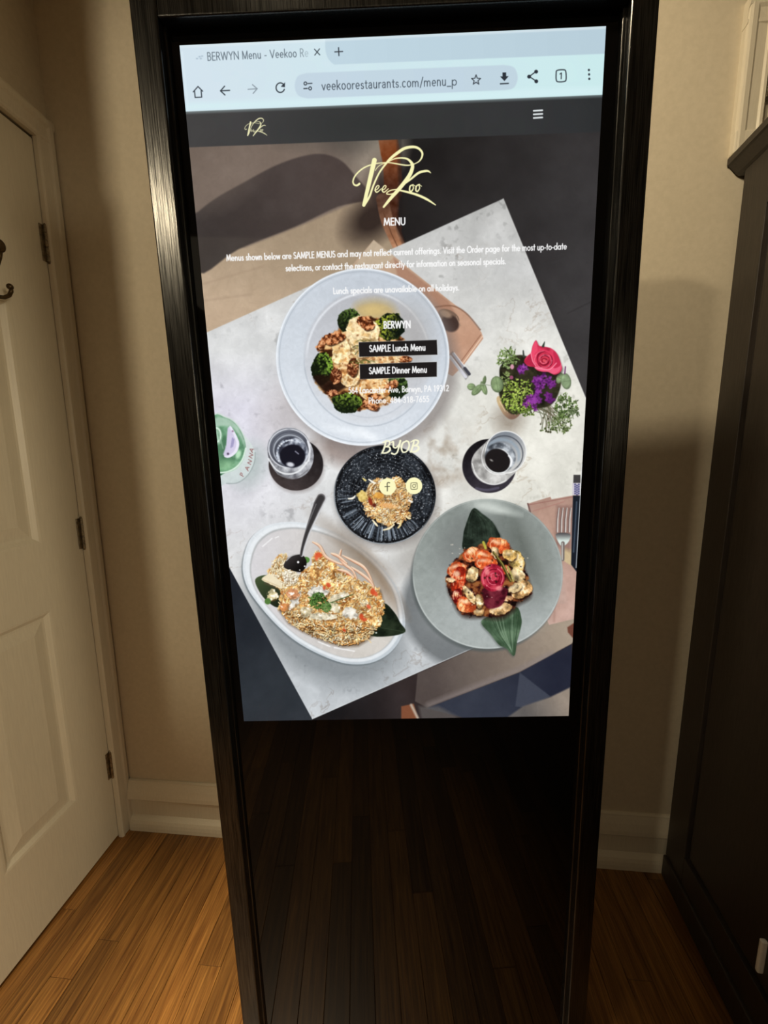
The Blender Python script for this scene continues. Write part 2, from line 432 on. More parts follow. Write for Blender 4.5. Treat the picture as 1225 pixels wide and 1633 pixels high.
def ell(cx, cy, a, b, col, rot=0, soft=.8, al=1.0):
    m = max(a, b) + soft
    s = reg(cx - m, cy - m, cx + m, cy + m); x, y = GX[s], GY[s]
    if x.size == 0: return
    u, v, q = _el(x, y, cx, cy, a, b, rot)
    put(s, np.clip(.5 - (q - 1) * min(a, b) / soft, 0, 1) * al, _col(col, x, y))
def ering(cx, cy, a, b, w_, col, rot=0, soft=.8, al=1.0, arc=None):
    m = max(a, b) + w_ + soft
    s = reg(cx - m, cy - m, cx + m, cy + m); x, y = GX[s], GY[s]
    if x.size == 0: return
    u, v, q = _el(x, y, cx, cy, a, b, rot)
    k = np.clip(.5 - (np.abs(q - 1) * min(a, b) - w_ / 2) / soft, 0, 1) * al
    if arc:
        an = np.degrees(np.arctan2(y - cy, x - cx)); mid, half, fe = arc
        dd = np.abs((an - mid + 180) % 360 - 180); k = k * np.clip((half - dd) / fe + .5, 0, 1)
    put(s, k, _col(col, x, y))
def line(pts, ws, col, soft=.8, al=1.0):
    if not hasattr(ws, '__len__'): ws = [ws] * len(pts)
    mw = max(ws) / 2 + soft
    xs = [p[0] for p in pts]; ys = [p[1] for p in pts]
    s = reg(min(xs) - mw, min(ys) - mw, max(xs) + mw, max(ys) + mw); x, y = GX[s], GY[s]
    if x.size == 0: return
    A = np.zeros(x.shape, np.float32)
    for (ax, ay), (bx, by), w0, w1 in zip(pts[:-1], pts[1:], ws[:-1], ws[1:]):
        ex, ey = bx - ax, by - ay; L = max(ex * ex + ey * ey, 1e-9)
        t = np.clip(((x - ax) * ex + (y - ay) * ey) / L, 0, 1)
        d = np.hypot(x - ax - t * ex, y - ay - t * ey) - (w0 + (w1 - w0) * t) / 2
        A = np.maximum(A, np.clip(.5 - d / soft, 0, 1))
    put(s, A * al, _col(col, x, y))
def curve(pts, ws, col, n=7, **k):
    p = cr(pts, False, n)
    if hasattr(ws, '__len__'):
        t = np.linspace(0, len(ws) - 1, len(p)); ws = list(np.interp(t, range(len(ws)), ws))
    line(p, ws, col, **k)
def lerp(c0, c1, t):
    t = np.clip(t, 0, 1)[..., None].astype(np.float32)
    return (np.array(c0, np.float32) * (1 - t) + np.array(c1, np.float32) * t) / 255
def grad(c0, p0, c1, p1, nz=0, sc=8, seed=3):
    dx, dy = p1[0] - p0[0], p1[1] - p0[1]; L = dx * dx + dy * dy
    def f(x, y):
        o = lerp(c0, c1, ((x - p0[0]) * dx + (y - p0[1]) * dy) / L)
        if nz: o = o + ((vn(x, y, sc, seed, 3) - .5) * nz / 128)[..., None]
        return np.clip(o, 0, 1)
    return f
def mottle(cols, sc, seed=1, octv=4, con=2.2):
    C = np.array(cols, np.float32) / 255
    def f(x, y):
        t = np.clip((vn(x, y, sc, seed, octv) - .5) * con + .5, 0, .999) * (len(C) - 1)
        i = t.astype(int); k = (t - i)[..., None]
        return C[i] * (1 - k) + C[i + 1] * k
    return f
def inpoly(px, py, pts):
    r = False
    for (ax, ay), (bx, by) in zip(pts, pts[1:] + pts[:1]):
        if (ay > py) != (by > py) and px < (bx - ax) * (py - ay) / (by - ay) + ax: r = not r
    return r
def scatter(pts, n, fn, sort=True):
    xs = [p[0] for p in pts]; ys = [p[1] for p in pts]; P = []
    while len(P) < n:
        p = (rng.uniform(min(xs), max(xs)), rng.uniform(min(ys), max(ys)))
        if inpoly(*p, pts): P.append(p)
    if sort: P.sort(key=lambda p: p[1])
    for p in P: fn(*p)
def pick(c): return c[rng.integers(len(c))]
def jit(c, k=10): return tuple(np.clip(np.array(c) + rng.uniform(-k, k), 0, 255))
def ellpts(cx, cy, a, b, rot=0, n=20, wob=0):
    c, s = math.cos(math.radians(rot)), math.sin(math.radians(rot)); o = []
    for k in range(n):
        t = 2 * math.pi * k / n; r = 1 + rng.uniform(-wob, wob)
        o.append((cx + r * (a * math.cos(t) * c - b * math.sin(t) * s), cy + r * (a * math.cos(t) * s + b * math.sin(t) * c)))
    return o
def grains(pts, n, cols, lo=2.0, hi=4.5, w_=(1.2, 2.0), dark=(70, 45, 25), da=.5):
    def g(x, y):
        a = rng.uniform(0, math.pi); L = rng.uniform(lo, hi) / 2; dx, dy = math.cos(a) * L, math.sin(a) * L; k = rng.uniform(*w_)
        line([(x - dx + .5, y - dy + .9), (x + dx + .5, y + dy + .9)], k + .3, dark, al=da)
        line([(x - dx, y - dy), (x + dx, y + dy)], k, jit(pick(cols), 9))
    scatter(pts, n, g, False)
def florets(cx, cy, a, b, dark, lite, rot=0, n=130, lx=.4, ly=-.5, base=None, r=(1.0, 2.1)):
    P = ellpts(cx, cy, a, b, rot, 18, .10)
    poly(P, base or dark, 1.2)
    def g(x, y):
        k = ((x - cx) / a * lx + (y - cy) / b * ly) * .8 + .42 + rng.uniform(-.33, .33)
        c = tuple(np.array(dark) + (np.array(lite) - np.array(dark)) * min(max(k, 0), 1))
        ell(x, y, rng.uniform(*r), rng.uniform(*r), jit(c, 8), al=.95)
    scatter(P, n, g)

# ---- strokes that spell the lettering (unit: cap height 1)
def _arc(cx, cy, rx, ry, a0, a1, n=9):
    return [(cx + rx * math.cos(math.radians(a0 + (a1 - a0) * i / n)), cy + ry * math.sin(math.radians(a0 + (a1 - a0) * i / n))) for i in range(n + 1)]
_o = _arc(.3, .3, .29, .3, 0, 360, 16)
G = {
 ' ': (.28, []), '.': (.2, [[(.1, .02), (.1, .04)]]), ',': (.2, [[(.12, .04), (.06, -.14)]]), ':': (.2, [[(.1, .02), (.1, .04)], [(.1, .5), (.1, .52)]]),
 '-': (.36, [[(.04, .32), (.30, .32)]]), '/': (.42, [[(.02, -.12), (.40, 1.04)]]), '_': (.52, [[(0, -.1), (.52, -.1)]]),
 'a': (.72, [_o, [(.6, 0), (.6, .6)]]), 'b': (.72, [[(.06, 0), (.06, 1.06)], _arc(.36, .3, .29, .3, 0, 360, 16)]),
 'c': (.56, [_arc(.32, .3, .29, .3, 48, 312, 12)]), 'd': (.72, [_o, [(.6, 0), (.6, 1.06)]]),
 'e': (.66, [[(.02, .31), (.58, .31)] + _arc(.3, .3, .28, .3, 8, 318, 14)]), 'f': (.38, [[(.14, 0), (.14, .84)] + _arc(.3, .86, .16, .17, 180, 80, 5), [(0, .6), (.32, .6)]]),
 'g': (.72, [_o, [(.6, .6), (.6, -.04)] + _arc(.32, -.06, .28, .22, 0, -150, 8)]),
 'h': (.62, [[(.06, 0), (.06, 1.06)], _arc(.28, .37, .21, .23, 180, 0, 8) + [(.49, 0)]]), 'i': (.2, [[(.1, 0), (.1, .6)], [(.1, .84), (.1, .87)]]),
 'k': (.56, [[(.06, 0), (.06, 1.06)], [(.46, .6), (.08, .28)], [(.2, .36), (.5, 0)]]), 'l': (.2, [[(.1, 0), (.1, 1.06)]]),
 'm': (.98, [[(.06, 0), (.06, .6)], _arc(.26, .38, .19, .22, 180, 0, 8) + [(.45, 0)], _arc(.65, .38, .19, .22, 180, 0, 8) + [(.84, 0)]]),
 'n': (.62, [[(.06, 0), (.06, .6)], _arc(.28, .37, .21, .23, 180, 0, 8) + [(.49, 0)]]), 'o': (.66, [_arc(.32, .3, .29, .3, 0, 360, 16)]),
 'p': (.72, [[(.06, -.36), (.06, .6)], _arc(.36, .3, .29, .3, 0, 360, 16)]), 'r': (.38, [[(.06, 0), (.06, .6)], _arc(.26, .36, .19, .24, 170, 60, 6)]),
 's': (.46, [_arc(.22, .45, .15, .15, 30, 270, 9) + _arc(.22, .15, .17, .15, 90, -150, 9)]), 't': (.34, [[(.15, 0), (.15, .92)], [(.0, .6), (.3, .6)]]),
 'u': (.62, [[(.06, .6), (.06, .23)] + _arc(.27, .23, .21, .23, 180, 360, 8) + [(.48, .6)], [(.48, 0), (.48, .3)]]),
 'v': (.54, [[(.02, .6), (.26, 0), (.5, .6)]]), 'w': (.8, [[(.02, .6), (.2, 0), (.39, .58), (.58, 0), (.76, .6)]]), 'y': (.54, [[(.02, .6), (.27, .02)], [(.52, .6), (.12, -.36)]]),
 'A': (.82, [[(.02, 0), (.4, 1), (.78, 0)], [(.15, .33), (.65, .33)]]),
 'B': (.62, [[(.06, 0), (.06, 1), (.28, 1)] + _arc(.28, .77, .2, .23, 90, -90, 7) + [(.06, .54)], [(.28, .54)] + _arc(.28, .27, .26, .27, 90, -90, 8) + [(.06, 0)]]),
 'D': (.82, [[(.06, 0), (.06, 1), (.26, 1)] + _arc(.26, .5, .48, .5, 90, -90, 12) + [(.06, 0)]]),
 'E': (.56, [[(.5, 1), (.06, 1), (.06, 0), (.5, 0)], [(.06, .53), (.47, .53)]]), 'L': (.48, [[(.06, 1), (.06, 0), (.44, 0)]]),
 'M': (1.0, [[(.04, 0), (.16, 1), (.48, .1), (.82, 1), (.94, 0)]]), 'N': (.84, [[(.06, 0), (.06, 1), (.74, 0), (.74, 1)]]),
 'O': (1.02, [_arc(.5, .5, .48, .52, 0, 360, 20)]), 'P': (.58, [[(.06, 0), (.06, 1), (.26, 1)] + _arc(.26, .73, .25, .27, 90, -90, 8) + [(.06, .46)]]),
 'R': (.62, [[(.06, 0), (.06, 1), (.26, 1)] + _arc(.26, .74, .25, .26, 90, -90, 8) + [(.06, .48)], [(.26, .48), (.56, 0)]]),
 'S': (.58, [_arc(.28, .76, .21, .25, 40, 270, 9) + _arc(.28, .25, .24, .26, 90, -150, 9)]),
 'U': (.74, [[(.06, 1), (.06, .32)] + _arc(.36, .32, .3, .33, 180, 360, 10) + [(.66, 1)]]), 'V': (.76, [[(.02, 1), (.37, 0), (.72, 1)]]),
 'W': (1.12, [[(.02, 1), (.27, 0), (.55, .98), (.83, 0), (1.08, 1)]]), 'Y': (.68, [[(.02, 1), (.33, .46), (.64, 1)], [(.33, .46), (.33, 0)]]),
 '1': (.58, [[(.14, .82), (.32, 1), (.32, 0)]]), '2': (.6, [_arc(.28, .72, .22, .28, 160, -30, 9) + [(.06, 0), (.54, 0)]]),
 '3': (.6, [_arc(.27, .75, .19, .25, 150, -90, 9) + _arc(.27, .25, .24, .26, 90, -150, 10)]), '4': (.62, [[(.44, 0), (.44, 1), (.02, .26), (.58, .26)]]),
 '5': (.6, [[(.48, 1), (.18, 1), (.12, .56)] + _arc(.28, .32, .24, .32, 120, -140, 10)]), '6': (.62, [_arc(.3, .28, .24, .28, 0, 360, 14), [(.42, 1), (.12, .46)]]),
 '7': (.58, [[(.04, 1), (.52, 1), (.18, 0)]]), '8': (.6, [_arc(.29, .76, .19, .24, 0, 360, 12), _arc(.29, .27, .24, .27, 0, 360, 14)]),
 '9': (.62, [_arc(.3, .72, .24, .28, 0, 360, 14), [(.18, 0), (.5, .56)]]),
}
GR = dict(G)   # the narrower grotesque of the browser bar
GR.update({
 'a': (.56, [_arc(.26, .47, .18, .17, 160, 0, 7) + [(.44, 0)], [(.44, .36), (.26, .36)] + _arc(.22, .18, .17, .18, 90, 330, 8)]),
 'e': (.58, [[(.04, .32), (.5, .32)] + _arc(.28, .32, .23, .32, 0, 310, 12)]), 'o': (.6, [_arc(.29, .32, .24, .33, 0, 360, 14)]), 'c': (.54, [_arc(.28, .32, .23, .33, 50, 310, 10)]),
 'u': (.58, [[(.06, .65), (.06, .2)] + _arc(.25, .2, .19, .2, 180, 300, 6) + [(.46, .2)], [(.46, .65), (.46, 0)]]), 't': (.36, [[(.16, .86), (.16, .16)] + _arc(.28, .14, .12, .14, 180, 290, 4), [(.02, .62), (.32, .62)]]),
 'M': (.9, [[(.06, 0), (.06, 1), (.43, .04), (.8, 1), (.8, 0)]]), 'n': (.58, [[(.06, 0), (.06, .65)], _arc(.26, .42, .2, .23, 180, 0, 8) + [(.46, 0)]]),
 'R': (.64, [[(.06, 0), (.06, 1), (.28, 1)] + _arc(.28, .74, .24, .26, 90, -90, 8) + [(.06, .48)], [(.3, .48), (.56, 0)]]), 'k': (.54, [[(.06, 0), (.06, 1.06)], [(.46, .65), (.08, .26)], [(.2, .36), (.5, 0)]]),
})
VPX, VPY = 722., 4689.
def text(st, p0, p1, cap, wt, col, font=G, fade=None, al=1.0, tr=.13):
    tot = sum(font[c][0] + tr for c in st) - tr; L = math.hypot(p1[0] - p0[0], p1[1] - p0[1]); k = L / tot
    ux, uy = (p1[0] - p0[0]) / L, (p1[1] - p0[1]) / L; x = 0
    for i, c in enumerate(st):
        bx, by = p0[0] + ux * x * k, p0[1] + uy * x * k
        vx, vy = bx - VPX, by - VPY; m = math.hypot(vx, vy); vx, vy = vx / m * cap, vy / m * cap
        a = al if fade is None else al * min(1, max(0, (len(st) - i) / fade))
        for sgm in font[c][1]:
            line([(bx + ux * q[0] * k + vx * q[1], by + uy * q[0] * k + vy * q[1]) for q in sgm], wt, col, al=a)
        x += font[c][0] + tr

def paint_page():
    # ---------------- floor and chair behind the table
    put(ALL, np.ones(GX.shape, np.float32), grad((36, 34, 34), (640, 300), (62, 60, 61), (960, 420), 7, 60)(GX, GY))
    seat = [(296, 220), (610, 215), (600, 340), (650, 440), (320, 560)]
    poly(seat, grad((116, 103, 94), (330, 250), (122, 108, 98), (560, 230), 8, 50), 2)
    ell(596, 235, 46, 52, (182, 170, 152), 20, 34, .8)
    ell(560, 232, 34, 40, (78, 70, 66), 0, 50, .6)
    poly([(306, 395), (390, 395), (480, 360), (590, 312), (640, 420), (560, 440), (320, 545)], grad((158, 140, 118), (420, 380), (186, 164, 140), (380, 500), 6, 20), 5)
    poly(cr([(303, 352), (316, 338), (345, 316), (384, 294), (445, 262), (502, 246), (540, 254), (566, 280), (590, 316), (539, 330), (470, 362), (380, 398), (316, 436)], True, 5), grad((66, 60, 58), (340, 400), (80, 70, 67), (540, 280), 8, 60), 3)
    ell(350, 290, 60, 34, (130, 116, 106), -30, 40, .35)
    for a, b in (((318, 455), (420, 425)), ((325, 480), (400, 470))): line([a, b], 3, (140, 118, 100), 4, .25)
    ell(592, 350, 44, 30, (46, 37, 34), -40, 34, .92)
    ell(604, 300, 18, 42, (58, 46, 42), 8, 26, .7)
    leg = cr([(619, 221), (625, 262), (627, 300), (624, 340), (630, 370), (640, 400)], False, 5)
    line(leg, [31] * 4 + [29] * 8 + [24] * 8 + [20] * 6, grad((146, 82, 48), (620, 230), (74, 44, 32), (614, 300), 22, 9), 1.6)
    line(cr([(610, 318), (617, 350), (628, 375), (640, 400)], False, 5), 20, grad((84, 58, 46), (614, 320), (170, 122, 92), (634, 390), 18, 8), 1.6)
    line([(612, 340), (624, 372), (638, 402)], 1.6, (90, 58, 42), al=.7)
    line([(636, 215), (640, 300), (636, 365), (650, 400)], 8, (33, 29, 30), 4, .5)
    line([(905, 500), (942, 482)], 2, (52, 50, 51), 2, .7); line([(880, 420), (950, 395)], 2, (60, 58, 60), 3, .5)

    # ---------------- marble table
    TB = [(803, 317), (937, 640), (937, 950), (905, 967), (498, 1147), (356, 888), (322, 780), (322, 534)]
    def marble(x, y):
        n1 = vn(x, y, 46, 2, 5); n2 = vn(x + 90 * n1, y - 60 * n1, 60, 4, 5)
        base = lerp((186, 186, 184), (213, 214, 214), (y - 340) / 230)
        left = np.clip((520 - x) / 130, 0, 1) * np.clip((900 - y) / 200, 0, 1) * np.clip((y - 560) / 90, 0, 1)
        base = base + left[..., None] * np.array([-.02, -.03, .012], np.float32)
        warm = np.clip((x - 560) / 260, 0, 1) * np.clip((y - 430) / 200, 0, 1) * np.clip((980 - y) / 120, 0, 1)
        base = base + warm[..., None] * np.array([.035, .025, -.012], np.float32)
        low = np.clip((y - 930) / 160, 0, 1)
        base = base + low[..., None] * np.array([-.09, -.075, -.06], np.float32)
        base = base + ((n1 - .5) * .16)[..., None]
        vein = np.clip(1 - np.abs(n2 - .5) / .018, 0, 1) * np.clip((vn(x, y, 80, 9, 2) - .42) * 5, 0, 1)
        br = np.exp(-(((x - 700) / 60) ** 2 + ((y - 730) / 60) ** 2)) + .8 * np.exp(-(((x - 520) / 40) ** 2 + ((y - 690) / 40) ** 2)) + .12
        base = base - (vein * (.10 + .10 * br))[..., None] * np.array([.8, 1.0, 1.15], np.float32)
        sp = np.clip((vn(x, y, 11, 6, 3) - .66) * 7, 0, 1) * np.clip((vn(x, y, 60, 12, 2) - .4) * 4, 0, 1)
        base = base - (sp * .12)[..., None]
        base = base - (np.clip(br - .3, 0, 1) * np.clip(vn(x, y, 26, 14, 4) - .42, 0, 1) * .9)[..., None] * np.array([.9, 1.1, 1.25], np.float32)
        return np.clip(base, 0, 1)
    poly(TB, marble, 1.0)
    # shadows lying on the marble, as photographed
    ell(700, 872, 70, 26, (150, 146, 140), -25, 34, .75)
    ell(470, 650, 40, 60, (176, 168, 168), 40, 50, .5)
    ell(546, 716, 40, 26, (140, 124, 118), 20, 24, .75)
    ell(757, 965, 116, 104, (104, 108, 110), 0, 14, .85)
    ell(520, 980, 140, 96, (120, 126, 130), 38, 34, .75)

    # ---------------- floor at the foot of the picture: slate, bench, cloth, chair leg
    poly([(320, 780), (356, 888), (498, 1147), (498, 1180), (320, 1180)], grad((36, 40, 47), (375, 960), (48, 53, 59), (410, 1090), 6, 40), 1)
    poly([(498, 1147), (905, 967), (940, 950), (940, 1180), (498, 1180)], grad((30, 30, 33), (540, 1130), (54, 46, 46), (640, 1090), 6, 30), 1)
    poly([(666, 1074), (760, 1032), (905, 968), (930, 1000), (912, 1026), (829, 1071), (681, 1128), (662, 1118)], grad((84, 75, 72), (690, 1080), (160, 146, 130), (900, 1005), 5, 30), 1.6)
    line([(684, 1124), (829, 1067), (880, 1042)], 8, (136, 126, 124), 9, .6)
    poly([(681, 1129), (829, 1072), (912, 1027), (914, 1150), (760, 1150)], grad((54, 58, 70), (780, 1110), (40, 43, 57), (880, 1070), 4, 30), 1.2)
    poly([(829, 1072), (878, 1110), (838, 1128), (822, 1126)], (68, 72, 84), 2, .9)
    poly([(834, 1126), (878, 1111), (909, 1096), (912, 1150), (800, 1150)], grad((96, 92, 90), (840, 1140), (146, 134, 122), (900, 1115), 5, 20), 3)
    poly([(640, 1126), (660, 1122), (668, 1150), (640, 1150)], (124, 78, 56), 2)
    line([(656, 1124), (668, 1148)], 4, (178, 162, 146), 3)
    poly([(668, 1126), (700, 1126), (740, 1148), (672, 1148)], (98, 94, 92), 6, .7)

    line([(803, 317), (936, 640)], 1.2, (226, 226, 222), al=.5)
    line([(498, 1146), (905, 967)], 1.4, (210, 213, 214), al=.6)
    # ---------------- napkin, spoon and chopsticks at the top
    nap = [(596, 383), (630, 410), (715, 478), (744, 500), (768, 530), (771, 540), (740, 582), (722, 600), (640, 560), (556, 430)]
    poly(nap, grad((178, 154, 132), (590, 390), (190, 150, 126), (735, 545), 8, 18), 1)
    poly([(596, 383), (629, 410), (600, 436), (560, 432)], (186, 170, 148), 2, .8)
    poly([(628, 412), (715, 480), (728, 502), (700, 520), (640, 470)], (160, 120, 100), 4, .8)
    line(cr([(694, 490), (722, 488), (744, 500), (766, 526)], False), 2.2, (120, 84, 66), 1.6, .8)
    line([(770, 536), (738, 580)], 1.6, (226, 196, 172)); line([(767, 534), (735, 577)], 1.2, (146, 104, 84))
    ell(716, 505, 18, 10, (118, 96, 82), 28); ell(718, 516, 15, 13, (70, 55, 50), 35, 3); ell(711, 501, 10, 5, (150, 126, 108), 25, 3)
    line([(728, 505), (735, 520)], 1.2, (164, 136, 116))
    poly([(716, 566), (722, 560), (750, 597), (743, 606)], (60, 58, 62), 2, .5)
    for dx, dy, c1 in ((0, 0, (188, 190, 196)), (5.5, -4.5, (158, 158, 164))):
        line([(718 + dx, 569 + dy), (737 + dx, 594 + dy)], 4.4, c1); line([(719 + dx, 567 + dy), (738 + dx, 592 + dy)], 1.2, (238, 238, 240))
        line([(736 + dx, 592 + dy), (743 + dx, 601 + dy)], 5, (70, 70, 78) if dx else (206, 206, 214))

    # ---------------- napkin, knife and fork on the right
    poly([(842, 803), (878, 792), (880, 796), (924, 788), (924, 985), (918, 986), (876, 996), (871, 985), (850, 880)], grad((172, 140, 127), (860, 810), (190, 159, 147), (890, 970), 12, 14), 1)
    line([(868, 800), (888, 860), (884, 990)], 3, (150, 118, 106), 4, .5); poly([(846, 815), (886, 806), (884, 870), (860, 850)], (182, 150, 134), 8, .6)
    line([(843, 805), (882, 798), (920, 791)], 1.2, (150, 108, 100)); line([(850, 815), (900, 800)], 1.4, (168, 126, 116), 1.4)
    line([(842, 803), (846, 816)], 2.4, (110, 78, 74))
    poly([(893, 890), (916, 905), (920, 880), (902, 872)], (196, 176, 140), 2)
    poly([(905, 1000), (920, 990), (920, 1024), (906, 1008)], (110, 70, 58), 2)
    poly([(888, 806), (914, 806), (910, 880), (886, 870)], (120, 92, 86), 6, .55)
    for k in range(4):
        xx = 892.0 + k * 6.4
        line([(xx - .2 - k * .2, 811), (xx - 2.6, 828), (xx - 3.2, 848)], [2.6, 3.0, 3.0], (92, 78, 76)); line([(xx, 810), (xx - 2, 828), (xx - 2.6, 848)], [1.4, 2.0, 2.2], (206, 198, 192))
    poly(cr([(887, 851), (909, 851), (908, 862), (900, 870), (893, 868)], True, 4), grad((80, 78, 80), (898, 850), (206, 218, 212), (898, 862)), 1)
    line([(898, 866), (898, 892)], [6, 5], (120, 112, 108)); line([(897, 866), (897, 892)], 1.6, (190, 188, 184))
    poly([(914, 790), (926, 790), (920, 912), (911, 900)], (30, 35, 44), 1); line([(920, 800), (915, 880)], 2, (72, 84, 98), 1.5)
    poly([(915, 757), (926, 757), (926, 771), (914.5, 771)], (68, 66, 66), 1)
    poly([(913.5, 770), (926, 770), (925, 789), (913, 789)], (196, 190, 200), 1)
    for i in range(3):
        for j in range(5): ell(917.5 + i * 3, 772.5 + j * 3.6 + (i % 2) * 1.6, 1.2, 1.5, (56, 58, 108))
    line([(929, 740), (919, 905)], 1.2, (224, 230, 234), al=.8)

    # ---------------- big white plate
    ell(592, 584, 139, 141, (120, 112, 110), 0, 20, .6)
    ell(578.5, 569.5, 138.5, 141.5, grad((214, 220, 227), (560, 700), (186, 193, 202), (640, 440), 2, 30), 0, 1)
    ering(578.5, 569.5, 137, 140, 2.2, (232, 237, 242), al=.8); ering(578.5, 569.5, 133, 136, 1.4, (156, 166, 176), al=.55, soft=1.4)
    ering(578, 570, 128, 131, 3, (202, 210, 220), al=.4, soft=4)
    ell(586, 570, 101, 106, grad((176, 177, 182), (600, 470), (206, 210, 216), (575, 660), 2, 20), 0, 6, .9)
    ering(586, 572, 97, 104, 3, (222, 226, 232), al=.9, soft=3, arc=(225, 40, 14)); ering(586, 572, 99, 106, 2.4, (222, 226, 230), al=.8, soft=3, arc=(312, 34, 14))
    ering(586, 572, 101, 108, 1.6, (158, 166, 176), al=.6, soft=2, arc=(110, 70, 20)); ering(588, 580, 82, 86, 1.2, (176, 182, 190), al=.6, soft=2, arc=(80, 60, 16))
    ell(648, 545, 40, 60, (166, 163, 160), 10, 44, .6)
    poly(cr([(568, 486), (600, 478), (628, 490), (632, 520), (600, 525), (570, 505)], True), (180, 156, 100), 16, .75)
    ell(596, 496, 20, 9, (212, 186, 124), 0, 10, .7)
    line([(575, 688), (596, 700)], 10, (238, 242, 246), 8, .6)
    ell(565, 690, 40, 6, (232, 237, 242), 12, 8, .6)
    # chicken with broccoli and walnuts
    poly(cr([(505, 590), (512, 555), (545, 520), (580, 505), (625, 520), (648, 556), (646, 606), (628, 638), (590, 653), (545, 652), (520, 630), (503, 612)], True), mottle([(60, 34, 20), (150, 98, 56), (214, 170, 116), (226, 192, 140)], 11, 3, 4, 2.6), 3, 1, 3)
    def meat(cx, cy, a, b, rot, c0, c1, char=.3):
        P = cr(ellpts(cx, cy, a, b, rot, 9, .12), True, 5)
        poly([(p[0] + 1.2, p[1] + 2) for p in P], (70, 42, 22), 3, .6, 2)
        poly(P, mottle([c1, c0, (246, 226, 184), c0, tuple(np.array(c1) * .82)], 9, int(cx), 4, 2.4), 1.4, 1, 2.2)
        tex(P, 3.2, .22, int(cx))
        ell(cx - a * .25, cy - b * .35, a * .45, b * .3, tuple(np.minimum(np.array(c0) + 18, 255)), rot, 6, .55)
        for _ in range(int(char * 16)):
            ell(cx + rng.uniform(-.6, .6) * a, cy + rng.uniform(-.6, .6) * b, rng.uniform(1, 3.2), rng.uniform(.8, 2), jit((118, 62, 30), 20), rng.uniform(0, 180), 2, .7)
    def walnut(cx, cy, a, b, rot, c=(176, 104, 62)):
        P = cr(ellpts(cx, cy, a, b, rot, 10, .16), True, 4)
        poly([(p[0] + 1, p[1] + 2) for p in P], (50, 26, 14), 2, .8); poly(P, mottle([(70, 34, 18), c, (226, 166, 118)], 4.5, int(cx + cy), 3, 3.0), 1, 1, 2.4, 3)
        for _ in range(7):
            q = (cx + rng.uniform(-.7, .7) * a, cy + rng.uniform(-.6, .6) * b); t = rng.uniform(0, 3.1)
            curve([(q[0] - 4 * math.cos(t), q[1] - 2.5 * math.sin(t)), (q[0], q[1] + 1.4), (q[0] + 4 * math.cos(t), q[1] + 2.5 * math.sin(t))], 1.1, pick([(84, 40, 22), (226, 168, 124)]), al=.8)
    florets(557, 512, 20, 18, (24, 32, 20), (92, 120, 52), -15, 150, .5, -.5)
    florets(622, 521, 24, 22, (20, 28, 20), (172, 182, 62), 0, 190, -.9, -.2)
    florets(514, 588, 17, 25, (20, 30, 16), (136, 172, 64), 5, 170, .8, -.5)
    florets(633, 617, 18, 19, (24, 36, 22), (102, 132, 66), 10, 120, .2, -.8)
    poly(cr([(500, 600), (512, 620), (528, 628), (545, 622), (560, 610), (530, 600)], True), (34, 20, 16), 4, .9)
    meat(575, 548, 26, 20, 80, (230, 204, 154), (214, 174, 116), .1)
    meat(580, 531, 27, 25, 15, (232, 206, 160), (216, 180, 124), .1)
    meat(543, 559, 15, 21, 10, (228, 202, 152), (206, 164, 106), .2)
    meat(612, 574, 26, 13, 0, (226, 186, 134), (196, 134, 80), .5)
    meat(558, 592, 20, 27, 10, (226, 190, 138), (196, 140, 84), .5)
    meat(596, 619, 25, 20, -10, (218, 170, 112), (190, 124, 66), .5)
    walnut(532, 540, 19, 9, -12); walnut(584, 516, 15, 9, 30); walnut(512, 550, 6, 10, 20, (150, 84, 50)); walnut(646, 573, 9, 6, 0); walnut(626, 613, 11, 6, -30)
    walnut(563, 586, 9, 14, 10, (112, 60, 36)); walnut(535, 600, 8, 14, 10, (110, 56, 34)); walnut(530, 627, 9, 5, 0, (128, 68, 48)); walnut(592, 647, 14, 7, 22, (204, 138, 92)); walnut(598, 634, 12, 7, 0, (206, 138, 80))
    florets(553, 643, 24, 16, (22, 32, 18), (126, 152, 58), 0, 170, .3, -.8)
    for _ in range(24):
        q = (rng.uniform(553, 600), rng.uniform(545, 580)); t = rng.uniform(-.9, .9)
        curve([q, (q[0] + 7 * math.cos(t), q[1] + 5 * math.sin(t) - 2), (q[0] + 14 * math.cos(t), q[1] + 10 * math.sin(t) + 2)], 1.1, pick([(58, 66, 34), (92, 98, 50), (122, 120, 64)]), al=.85)

    # ---------------- vase of flowers
    ell(812, 668, 22, 24, (150, 140, 128), 20, 26, .8)
    Vs = [(794, 632), (834, 636), (830, 660), (815, 669), (800, 656)]
    poly(cr(Vs, True, 5), grad((196, 172, 132), (798, 640), (128, 100, 86), (818, 664)), 1.2)
    for k in range(5): line([(797 + k * 4, 640 + k), (806 + k * 4, 656 + k * 1.4)], 1.2, (226, 204, 162), al=.7)
    for k in range(30):
        q = (rng.uniform(850, 880), rng.uniform(640, 655)); e = (rng.uniform(862, 908), rng.uniform(664, 690))
        curve([q, ((q[0] + e[0]) / 2 + 3, (q[1] + e[1]) / 2 - 3), e], 1.0, pick([(70, 76, 52), (96, 96, 74), (120, 106, 90)]), al=.8)
        ell(*e, rng.uniform(1, 2.4), rng.uniform(1, 2), pick([(72, 84, 48), (100, 116, 70), (60, 60, 40)]))
    poly(cr([(800, 582), (830, 566), (870, 582), (893, 592), (894, 618), (880, 645), (850, 653), (815, 660), (797, 632), (797, 605)], True), mottle([(30, 32, 22), (48, 46, 34), (60, 56, 40)], 10, 8), 2)
